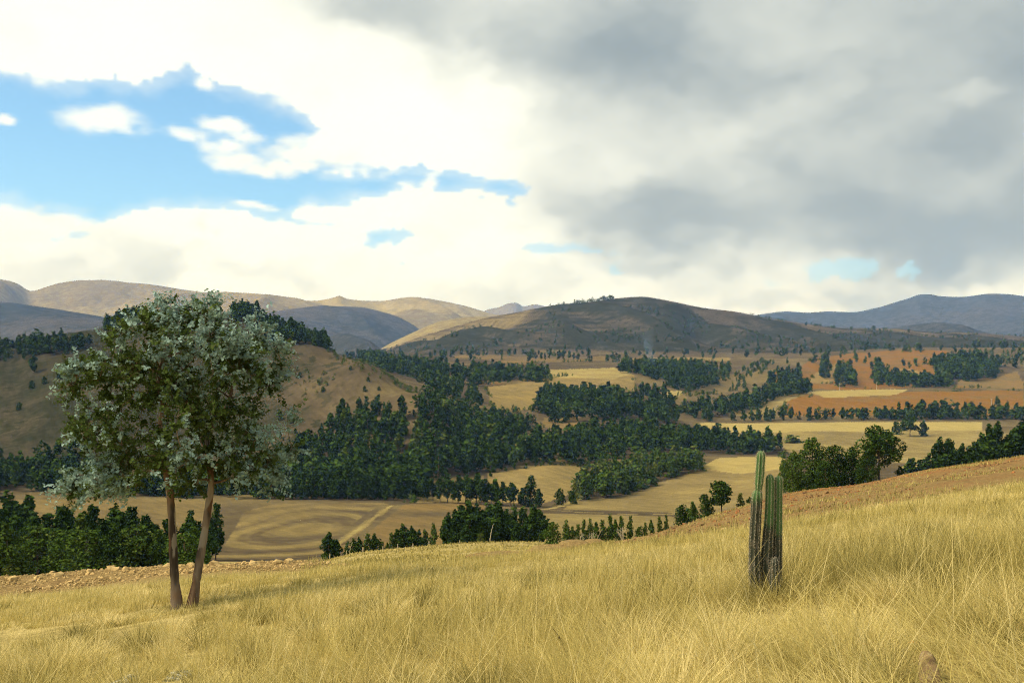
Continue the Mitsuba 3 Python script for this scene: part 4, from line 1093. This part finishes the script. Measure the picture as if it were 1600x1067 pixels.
def trodden(x, y):
    """where the sward is short and bare: the worn strip left of the tree"""
    return np.exp(-(((x + 8.2) / 4.0) ** 2 + ((y - 15.6 + .2 * (x + 8)) / 2.4) ** 2)) + .8 * np.exp(-(((x + 1) / 5.5) ** 2 + ((y - 6.0) / 1.0) ** 2)) * 0


def px_w(y):
    return np.maximum(.0042, .00052 * y)


def near_cactus(x, y):
    return np.exp(-(((x - 2.35) / .8) ** 2 + ((y - 8.9) / 1.5) ** 2))


OPEN = [(2.40, 5.75, .20, .55), (-3.66, 9.1, .26, .45), (-3.15, 9.1, .26, .45)]


def covered(x, y):
    """False right before the stones, where the grass is trodden flat"""
    k = np.ones(len(x), bool)
    for a, b, rx, ry in OPEN:
        k &= ((x - a) / rx) ** 2 + ((y - b) / ry) ** 2 > 1
    return k


def left_thin(x, y):
    return 1 - .45 * mi_step(-.18, -.34, x / y) * mi_step(20, 16, y)


sheaf = []
# thin litter and short basal grass everywhere
x, y = roots(62000, 4.3, 34, 1.35)
k = g.uniform(size=len(x)) < (.30 + .70 * nz(x, y, 1.1, 80)) * (1 - .7 * trodden(x, y))
k &= covered(x, y)
x, y = x[k], y[k]
h = (.06 + .16 * g.uniform(size=len(x)) ** 1.5 + .08 * nz(x, y, .5, 81)) * (1 - .4 * mi_step(12, 19, y)) * (1 - .4 * trodden(x, y))
tone = np.clip(.20 + .34 * nz(x, y, 2.6, 82) + .34 * nz(x, y, .45, 88) + g.normal(0, .16, len(x)), 0, 1)
sheaf.append(blades(x, y, h, np.clip(g.normal(.42, .28, len(x)), 0, 1), g.uniform(0, 6.28, len(x)), px_w(y) * g.uniform(.7, 1.4, len(x)), 2, tone, .6, 1))
# bunch grass: every tussock has its own size, tint and lean
tx, ty = roots(4700, 4.6, 33, 1.15)
big = np.clip(nz(tx, ty, 2.6, 83) * 1.1 + .25 * (tx > 3) * mi_step(8, 11, ty) + .2 * mi_step(10, 15, ty) - .25 * mi_step(7.5, 5.5, ty), 0, 1.2)
k = (g.uniform(size=len(tx)) < .35 + .6 * big) & (g.uniform(size=len(tx)) > trodden(tx, ty))
k &= covered(tx, ty)
tx, ty, big = tx[k], ty[k], big[k]
nt = len(tx)
per = (26 + 30 * big * g.uniform(.4, 1.3, nt)).astype(int)
i = np.repeat(np.arange(nt), per)
rad = (.05 + .11 * big * g.uniform(.5, 1.3, nt)) * (1 + .03 * ty)
r_, q_ = np.sqrt(g.uniform(0, 1, len(i))), g.uniform(0, 6.28, len(i))
x, y = tx[i] + r_ * rad[i] * np.cos(q_), ty[i] + r_ * rad[i] * np.sin(q_)
hh = ((.14 + .36 * big * g.uniform(.5, 1.2, nt)) * (1 - .50 * mi_step(11, 18, ty)))[i] * g.uniform(.45, 1.15, len(i)) * (1 + .5 * (g.uniform(size=len(i)) < .07))
hh *= (1 - .8 * near_cactus(x, y)) * left_thin(x, y) * (.55 + .45 * mi_step(5.5, 8.5, y))
tilt, way = np.abs(g.normal(0, .10, nt)), g.normal(.2, 1.2, nt)
tone = np.clip((.16 + .48 * nz(tx, ty, 3.1, 84) + g.normal(0, .22, nt) + .16 * mi_step(11, 17, ty))[i] + g.normal(0, .11, len(i)), 0, 1)
lx, ly = .5 * r_ * np.cos(q_) * .8 + (tilt * np.cos(way))[i], .5 * r_ * np.sin(q_) * .8 + (tilt * np.sin(way))[i]
sheaf.append(blades(x, y, hh, np.clip(np.hypot(lx, ly) * .75 + g.normal(0, .05, len(i)), 0, 1), np.arctan2(ly, lx), px_w(y) * g.uniform(.55, 1.15, len(i)), 3, tone, .55, 2))
# fine single stalks standing above them
x, y = roots(46000, 5.5, 33, 1.0)
k = g.uniform(size=len(x)) < (.25 + .75 * nz(x, y, 2.2, 71)) * (1 - .9 * trodden(x, y)) * (.35 + .65 * mi_step(6.5, 10, y))
k &= covered(x, y)
x, y = x[k], y[k]
h = g.uniform(.22, .62, len(x)) * left_thin(x, y) * (1 - .50 * mi_step(11, 18, y)) * (.6 + .6 * nz(x, y, 2.2, 71)) * (1 - .85 * near_cactus(x, y)) * (1 + .5 * (g.uniform(size=len(x)) < .05))
tone = np.clip(.55 + g.normal(0, .16, len(x)) - .45 * (g.uniform(size=len(x)) < .06), 0, 1)
sheaf.append(blades(x, y, h, np.abs(g.normal(.07, .10, len(x))), g.normal(.3, 1.3, len(x)), px_w(y) * g.uniform(.5, .85, len(x)), 3, tone, .35, 12))
# long fallen straw matted over the near sward
x, y = roots(42000, 4.3, 12.5, 1.5)
k = g.uniform(size=len(x)) < .22 + .78 * mi_step(.35, .70, nz(x + .2, y, 1.3, 85)) * mi_step(-4.5, 0, x)
k &= covered(x, y)
x, y = x[k], y[k]
tone = np.clip(.50 + .35 * (nz(x, y, .9, 72) - .5) + g.normal(0, .2, len(x)), 0, 1)
flow = 5.0 * nz(x, y, 1.1, 86) + g.normal(0, .6, len(x))
sheaf.append(blades(x, y, g.uniform(.2, .55, len(x)), np.clip(g.normal(.70, .2, len(x)), .2, 1), flow, np.full(len(x), .0046) * g.uniform(.6, 1.3, len(x)), 4, tone, .7, 3))
# leaning long single stalks that cross the view near by
x, y = roots(750, 4.6, 13, 1.2)
k = covered(x, y)
x, y = x[k], y[k]
sheaf.append(blades(x, y, g.uniform(.45, 1.0, len(x)), np.clip(g.normal(.32, .16, len(x)), .05, .75), g.choice([.3, 2.8, .1, 3.1, 1.0], len(x)) + g.normal(0, .3, len(x)), np.full(len(x), .0044), 6, np.clip(g.normal(.85, .12, len(x)), 0, 1), .4, 4))
# bushier tussocks, some bleached, some brown, thickest on the right
for _ in range(460):
    a_, b_ = roots(1, 5.5, 17, .9)
    if not len(a_) or not covered(a_, b_)[0] or g.uniform() > .45 + .55 * mi_step(-2, 4, a_[0]) or near_cactus(a_, b_)[0] > .4:
        continue
    n, rad = int(g.uniform(110, 380)), g.uniform(.08, .24)
    r_ = rad * np.sqrt(g.uniform(0, 1, n)); q_ = g.uniform(0, 6.28, n)
    x, y = a_[0] + r_ * np.cos(q_), b_[0] + r_ * np.sin(q_)
    base, tall_ = g.choice([.08, .3, .6, .9]) + g.normal(0, .06), g.uniform(.7, 1.3) * (1 - .45 * mi_step(11, 17, b_[0]))
    sheaf.append(blades(x, y, tall_ * g.uniform(.18, .50, n), np.clip(.10 + .6 * r_ / rad + g.normal(0, .1, n), 0, 1), q_ + g.normal(0, .4, n), px_w(y) * g.uniform(.55, 1.0, n), 3, np.clip(base + g.normal(0, .12, n), 0, 1), .6, int(n)))
# straw round the foot of the cactus
for x0, y0, rad, n, hi in [((1197 - CX) / F * DC, DC + .1, .34, 1500, .50), ((1199 - CX) / F * DC, DC - .30, .42, 1500, .40)]:
    r_ = rad * np.sqrt(g.uniform(0, 1, n)); q_ = g.uniform(0, 6.28, n)
    x, y = x0 + r_ * np.cos(q_), y0 + r_ * np.sin(q_)
    sheaf.append(blades(x, y, g.uniform(.15, hi, n), np.clip(.18 + .62 * r_ / rad + g.normal(0, .14, n), 0, 1), q_ + g.normal(0, .4, n), np.full(n, .0048) * g.uniform(.6, 1.1, n), 3, np.clip(.35 + g.normal(0, .2, n), 0, 1), .6, int(n)))
# sparse dry tufts on the bank and on the shelf beyond the crest
n = 60000
px_, y = g.uniform(-100, 1700, n), 34 + 140 * g.uniform(0, 1, n) ** 1.25
u_ = (px_ - CX) / F
k = ((px_ > 960) & (y < 136) & (n2(u_ * y, y, 9, 63) < -.06)) | ((px_ > 470) & (px_ <= 960) & (y < 172)) | ((px_ <= 470) & (y > 56) & (y < 110))
px_, y, u_ = px_[k], y[k], u_[k]
x = u_ * y
k = nz(x, y, 4, 73) > .42
x, y = x[k], y[k]
sheaf.append(blades(x, y, g.uniform(.12, .38, len(x)), np.abs(g.normal(.1, .15, len(x))), g.uniform(0, 6.28, len(x)), .0011 * y * g.uniform(.6, 1.3, len(x)), 1, np.clip(.15 + .35 * nz(x, y, 12, 74) + g.normal(0, .15, len(x)), 0, 1), .4, 14))
v, f, u = join(sheaf)
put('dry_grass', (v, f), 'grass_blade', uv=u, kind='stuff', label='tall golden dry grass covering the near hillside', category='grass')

# ------------------------------------------------------------------ stones
def rock(seed, n=14, flat=.7):
    g = np.random.default_rng(seed)
    m = trimesh.convex.convex_hull(unit(g.normal(size=(n, 3))) * g.uniform(.75, 1.1, (n, 1)) * [1, .85, flat])
    return np.array(m.vertices), np.array(m.faces)


ROCKS = [rock(300 + i) for i in range(10)]


def heap(name, xs, ys, sizes, bsdf, label, category, tone=(.2, 1.0), sink=.32, seed=0):
    g = np.random.default_rng(seed)
    zs = H(xs, ys)
    parts = []
    for i in range(len(xs)):
        v, f = ROCKS[int(g.integers(10))]
        a = g.uniform(0, 6.28)
        m = np.array([[math.cos(a), -math.sin(a), 0], [math.sin(a), math.cos(a), 0], [0, 0, 1]]) * sizes[i]
        parts.append((v @ m.T + [xs[i], ys[i], zs[i] + sizes[i] * (.5 - sink) * .7], f, np.tile([g.uniform(*tone), g.uniform(0, 1)], (len(v), 1))))
    v, f, u = join(parts)
    return put(name, (v, f), bsdf, uv=u, kind='stuff', label=label, category=category)


px = g.uniform(-60, 560, 5200)
d = 40 + 11 * g.beta(2, 2.2, 5200)
k = g.uniform(size=5200) < np.interp(px, [-60, 430, 520, 560], [1, 1, .5, .05])
px, d = px[k], d[k]
heap('rubble', (px - CX) / F * d, d, np.exp(g.normal(-3.15, .5, len(px))), 'stone_face', 'ridge of yellow stony rubble along the road edge at the left', 'rubble', (.1, .95), seed=1)
px = g.uniform(1180, 1680, 2600)
d = np.interp(px, [1180, 1680], [35.5, 41]) + g.normal(0, 1.2, len(px)) + 1.5
k = g.uniform(size=len(px)) < np.interp(px, [1180, 1260, 1400, 1680], [.1, .35, .7, 1])
px, d = px[k], d[k]
heap('rubble', (px - CX) / F * d, d, np.exp(g.normal(-3.0, .5, len(px))), 'stone_face', 'band of pale rubble along the foot of the turned earth bank at the right', 'rubble', (.3, 1.0), seed=2)
px = g.uniform(960, 1680, 4200)
d = 38 + 98 * g.beta(1.2, 1.5, 4200)
heap('clods', (px - CX) / F * d, d, np.exp(g.normal(-2.75, .5, len(px))) * np.clip(d / 80, .5, 1.3), 'soil_clod', 'brown clods of turned earth strewn over the bank', 'earth clods', (0, 1), sink=.3, seed=3)
bigger = sorted([(183, 46.5, .27), (196, 46, .22), (92, 46.5, .26), (60, 46.3, .22), (20, 46.5, .26), (262, 45.5, .24), (335, 44.8, .26), (433, 43.6, .24), (452, 43.8, .22), (395, 44.2, .24), (300, 45.2, .20), (512, 43.6, .18), (140, 46.6, .22)])
for i, (px_, d_, s_) in enumerate(bigger):
    v, f = rock(900 + i, 22)
    x_ = (px_ - CX) / F * d_
    k = key_for('stone')
    scene[k] = mikit.ply((v * s_ + [x_, d_, float(H(x_, d_)) + s_ * .25], f), 'stone_face', uv=np.tile([.6 + .4 * ((i * 7) % 5) / 5, .6], (len(v), 1)))
    tag(k, f'pale yellow stone, {ORD[i + 1]} from the left of the bigger ones on the rubble ridge', 'stone', 'bigger stones on the rubble ridge')
x_ = (1133 - CX) / F * 36.5
v, f = rock(950, 20)
put('stone', (v * [.17, .14, .15] + [x_, 36.5, float(H(x_, 36.5)) + .2], f), 'stone_face', uv=np.tile([1.0, .9], (len(v), 1)), label='single pale stone at the edge of the grass left of the cactus', category='stone')


def lump(center, radii, seed, rough=.25, sub=4):
    m = trimesh.creation.icosphere(subdivisions=sub)
    v = np.array(m.vertices)
    r = 1 + rough * (meshkit.fbm(v * 1.7 + seed, 4, seed) - .5) * 2 + .12 * (meshkit.fbm(v * 6 + seed, 3, seed + 2) - .5)
    return v * r[:, None] * radii + center, np.array(m.faces)


for px_, py_, w, hh, lab in [(197, 1066, 26, .10, 'grey lichen crusted rock in the grass at the bottom left corner of the view'), (280, 1063, 24, .11, 'grey lichen crusted rock, the right one of the two at the lower edge')]:
    x_, d_ = at(px_, py_, 4)if False else ((px_ - CX) / F * 9.7, 9.7)
    put('rock', lump([x_, d_, float(H(x_, d_)) - .055], [w / F * d_, .22, hh], 5 + px_, .35), 'lichen_stone', smooth=True, label=lab, category='rock')
# the brown rounded stone at the lower right
d_ = 5.95
x_ = (1452 - CX) / F * d_
z_ = float(H(x_, d_))
m = trimesh.creation.icosphere(subdivisions=4)
v = np.array(m.vertices)
v = np.sign(v) * np.abs(v) ** .72
v = v * (1 + .08 * (meshkit.fbm(v * 2.2, 3, 4) - .5))[:, None]
v = v * [.060, .20, .040] * np.array([1, 1, 1])
v[:, 0] *= 1 - .22 * v[:, 1] / .21
tilt = math.radians(22)
v = np.stack([v[:, 0], v[:, 1] * math.cos(tilt) - v[:, 2] * math.sin(tilt), v[:, 1] * math.sin(tilt) + v[:, 2] * math.cos(tilt)], -1)
tw = math.radians(-16)
v = np.stack([v[:, 0] * math.cos(tw) - v[:, 1] * math.sin(tw), v[:, 0] * math.sin(tw) + v[:, 1] * math.cos(tw), v[:, 2]], -1)
put('brown_stone', (v + [x_, d_, z_ + .065], np.array(m.faces)), 'brown_stone_face', smooth=True, label='long rounded brown stone sticking out of the matted grass at the lower right', category='stone')
for i, (px_, d_, lab) in enumerate([(1351, 6.9, 'small orange dead leaf on the matted grass, left one of two'), (1426, 6.75, 'small orange dead leaf on the matted grass just above the brown stone')]):
    x_ = (px_ - CX) / F * d_
    z_ = float(H(x_, d_)) + .10
    q = np.array([[-.032, 0, 0], [0, -.016, .012], [.034, .004, 0], [0, .018, .014], [.004, .0, .004]])
    put('fallen_leaf', (q + [x_, d_, z_], np.array([[0, 1, 4], [1, 2, 4], [2, 3, 4], [3, 0, 4]])), 'orange_leaf', label=lab, category='leaf')

# ------------------------------------------------------------------ dead stalks, posts, poles, huts
d_ = 8.1
stalk = thing('dead_stalk', 'dark dead flower stalk leaning left in the pale grass at the bottom centre', 'dead plant')
p = curve([spot(897, 1050, 0, d_), spot(886, 1020, 0, d_), spot(876, 998, 0, d_), spot(866, 984, 0, d_), spot(856, 973, 0, d_)], 14)
tv, tf, _ = tube(p, np.linspace(.0045, .0015, 14), 6)
put('stem', (tv, tf), 'dark_stalk', stalk)
parts = []
for i in range(90):
    t = g.uniform(.12, .72)
    c = np.array([np.interp(t, np.linspace(0, 1, 14), p[:, q]) for q in range(3)]) + g.normal(0, .006, 3)
    v, f = ROCKS[i % 10]
    parts.append((v * g.uniform(.003, .007) + c, f, np.zeros((len(v), 2))))
v, f, u = join(parts)
put('seed_heads', (v, f), 'dark_stalk', stalk, kind='stuff')
for px_, a, b, d_, lean, r, lab in [(766, 847, 818, 172, 5, .10, 'pale tapering dead agave stalk in front of the dark clump of trees'), (546, 868, 846, 182, 5, .07, 'pale leaning dead stalk among the young trees on the edge of the shelf')]:
    p0, p1 = spot(px_ - 1, a + 3, 0, d_), spot(px_ + lean, b, 0, d_)
    tv, tf, _ = tube(curve([p0, (p0 + p1) / 2 + [-.1, 0, 0], p1], 8), np.linspace(r, r * .3, 8), 7)
    put('agave_stalk', (tv, tf), 'pale_wood', smooth=True, label=lab, category='dead stalk')
for i, (px_, y0, y1) in enumerate([(515, 875, 866), (541, 870.5, 864), (567, 867, 860), (598, 863, 857.5), (621, 859.5, 852.5), (645, 856, 850.5), (670, 853.5, 846), (718, 849.5, 844.5)]):
    d_ = 176
    lab_ = f'pale fence post on the edge of the shelf, {ORD[i + 1]} from the left'
    x_ = (px_ - CX) / F * d_
    z_ = float(H(x_, d_))
    tv, tf, _ = tube([[x_, d_, z_ - .2], [x_ + .03, d_, z_ + .5], [x_ + .05, d_, z_ + (y0 - y1) / F * d_ + .15]], [.085, .08, .075], 6)
    put('fence_post', (tv, tf), 'pale_wood', label=lab_, category='post', group='fence posts along the edge of the shelf')
g = np.random.default_rng(31)
for j, (px_, base, top, d_, lab) in enumerate([(908, 850, 822, 105, 'bare pale sapling standing on the mound left of the earth bank'), (924, 848, 818, 108, 'taller bare pale sapling right of the mound'), (973, 845, 822, 80, 'bare twiggy sapling in front of the pointed trees')]):
    k = thing('bare_sapling', lab, 'sapling')
    x_ = (px_ - CX) / F * d_
    z_ = float(H(x_, d_))
    hh = (base - top) / F * d_
    parts = []
    for q in range(7):
        a = np.array([x_ + g.normal(0, .04), d_, z_ - .05])
        tip = a + [g.normal(0, .42) * hh * .6, g.normal(0, .2), hh * g.uniform(.6, 1)]
        path = curve([a, (a + tip) / 2 + [g.normal(0, .08), 0, .1], tip], 6)
        parts.append(tube(path, np.linspace(.022, .010, 6), 4))
        for _ in range(2):
            e = path[int(g.integers(2, 5))]
            parts.append(tube([e, e + [g.normal(0, .25), g.normal(0, .1), .35 * g.uniform(.5, 1)]], [.012, .007], 4))
    v, f, u = join(parts)
    put('stems', (v, f), 'pale_wood', k, kind='stuff')
for px_, d_, hh, lab in [(1312, 1215, 8.5, 'slim pale utility pole below the left woods of the red fields'), (1370, 1215, 9.5, 'slim pale utility pole at the foot of the tree strip between red fields'), (1549, 1000, 15, 'slim pale utility pole on the red field near the right edge')]:
    k = thing('utility_pole', lab, 'utility pole')
    x_ = (px_ - CX) / F * d_
    z_ = float(H(x_, d_))
    tv, tf, _ = tube([[x_, d_, z_ - 1], [x_, d_, z_ + hh]], [.34, .24], 6)
    put('pole', (tv, tf), 'pale_wood', k)
    b = trimesh.creation.box((2.2, .2, .25)); b.apply_translation([x_, d_ - .4, z_ + hh - .8])
    put('crossarm', b, 'pale_wood', k)


def hut(px_, py_, dmin, wx, wy, hw, lab, d=None):
    x_, y_ = at(px_, py_, dmin)
    z_ = float(H(x_, y_))
    k = thing('farmhouse', lab, 'house')
    b = trimesh.creation.box((wx, wy, hw + 1)); b.apply_translation([x_, y_, z_ + hw / 2 - .5])
    put('wall', b, 'whitewash', k)
    rf = trimesh.convex.convex_hull(np.array([[sx * (wx / 2 + .4), sy * (wy / 2 + .5), 0] for sx in (1, -1) for sy in (1, -1)] + [[sx * (wx / 2 + .4), 0, 1.7] for sx in (1, -1)]) + [x_, y_, z_ + hw + .01])
    put('roof', rf, 'tin_roof', k)
    for dx in (-.3, .25):
        w = trimesh.creation.box((wx * .12, .1, 1.3)); w.apply_translation([x_ + dx * wx, y_ - wy / 2 - .05, z_ + hw * .55])
        put('window', w, 'window_dark', k)
    return k


hut(1001, 583, 900, 8, 6, 2.2, 'long low white farmhouse among the dark trees in the middle distance')
hut(1049, 589, 900, 3.6, 4, 3.4, 'tiny white hut right of the long farmhouse among dark trees')
hut(1039, 571, 900, 3, 4, 2.6, 'tiny pale hut higher up behind the dark trees')
hut(813, 582, 900, 3, 3, 2.2, 'tiny pale hut left of the round wood below the terraced hill')

for px_, d_, wx, wy, hh, lab in [(862, 74, 1.9, 1.6, .55, 'low heap of pale earth just in front of the green bush'), (897, 88, 1.5, 1.4, .75, 'rounded tan earth mound right of the green bush'), (928, 90, 1.2, 1.2, .55, 'smaller tan earth mound, second right of the green bush'), (785, 66, 2.4, 1.6, .30, 'flat heap of pale earth left of the green bush')]:
    x_ = (px_ - CX) / F * d_
    v, f = lump([0, 0, 0], [1, 1, 1], int(px_), .22, 4)
    put('earth_mound', (v * [wx, wy, hh] + [x_, d_, float(H(x_, d_))], f), 'soil', smooth=True, uv=np.tile([.75, .12], (len(v), 1)), label=lab, category='earth mound')

# ------------------------------------------------------------------ a thread of smoke from the farm
x_, d_ = at(1020, 584, 900)
z_ = float(H(x_, d_))
scene['smoke_air'] = {'type': 'homogeneous', 'albedo': {'type': 'rgb', 'value': [.80, .90, .98]}, 'sigma_t': {'type': 'rgb', 'value': [.007, .010, .015]}}
hs = np.linspace(0, 1, 18)
path = np.stack([x_ - 9 * hs ** 1.4 + 1.6 * np.sin(hs * 9), d_ + 0 * hs, z_ + 2 + 52 * hs], -1)
tv, tf, _ = tube(path, 1.2 + 7.0 * hs ** .8 * (1 + .16 * np.sin(hs * 21)), 14)
tv = np.vstack([tv, path[:1]])
tf = np.vstack([tf, [[len(tv) - 1, (j + 1) % 14, j] for j in range(14)]])
put('smoke', (tv, tf), {'type': 'null'}, smooth=True, interior={'type': 'ref', 'id': 'smoke_air'}, exterior={'type': 'ref', 'id': 'haze_air'}, kind='stuff', label='thin blue smoke rising from the trees by the white farmhouse', category='smoke')
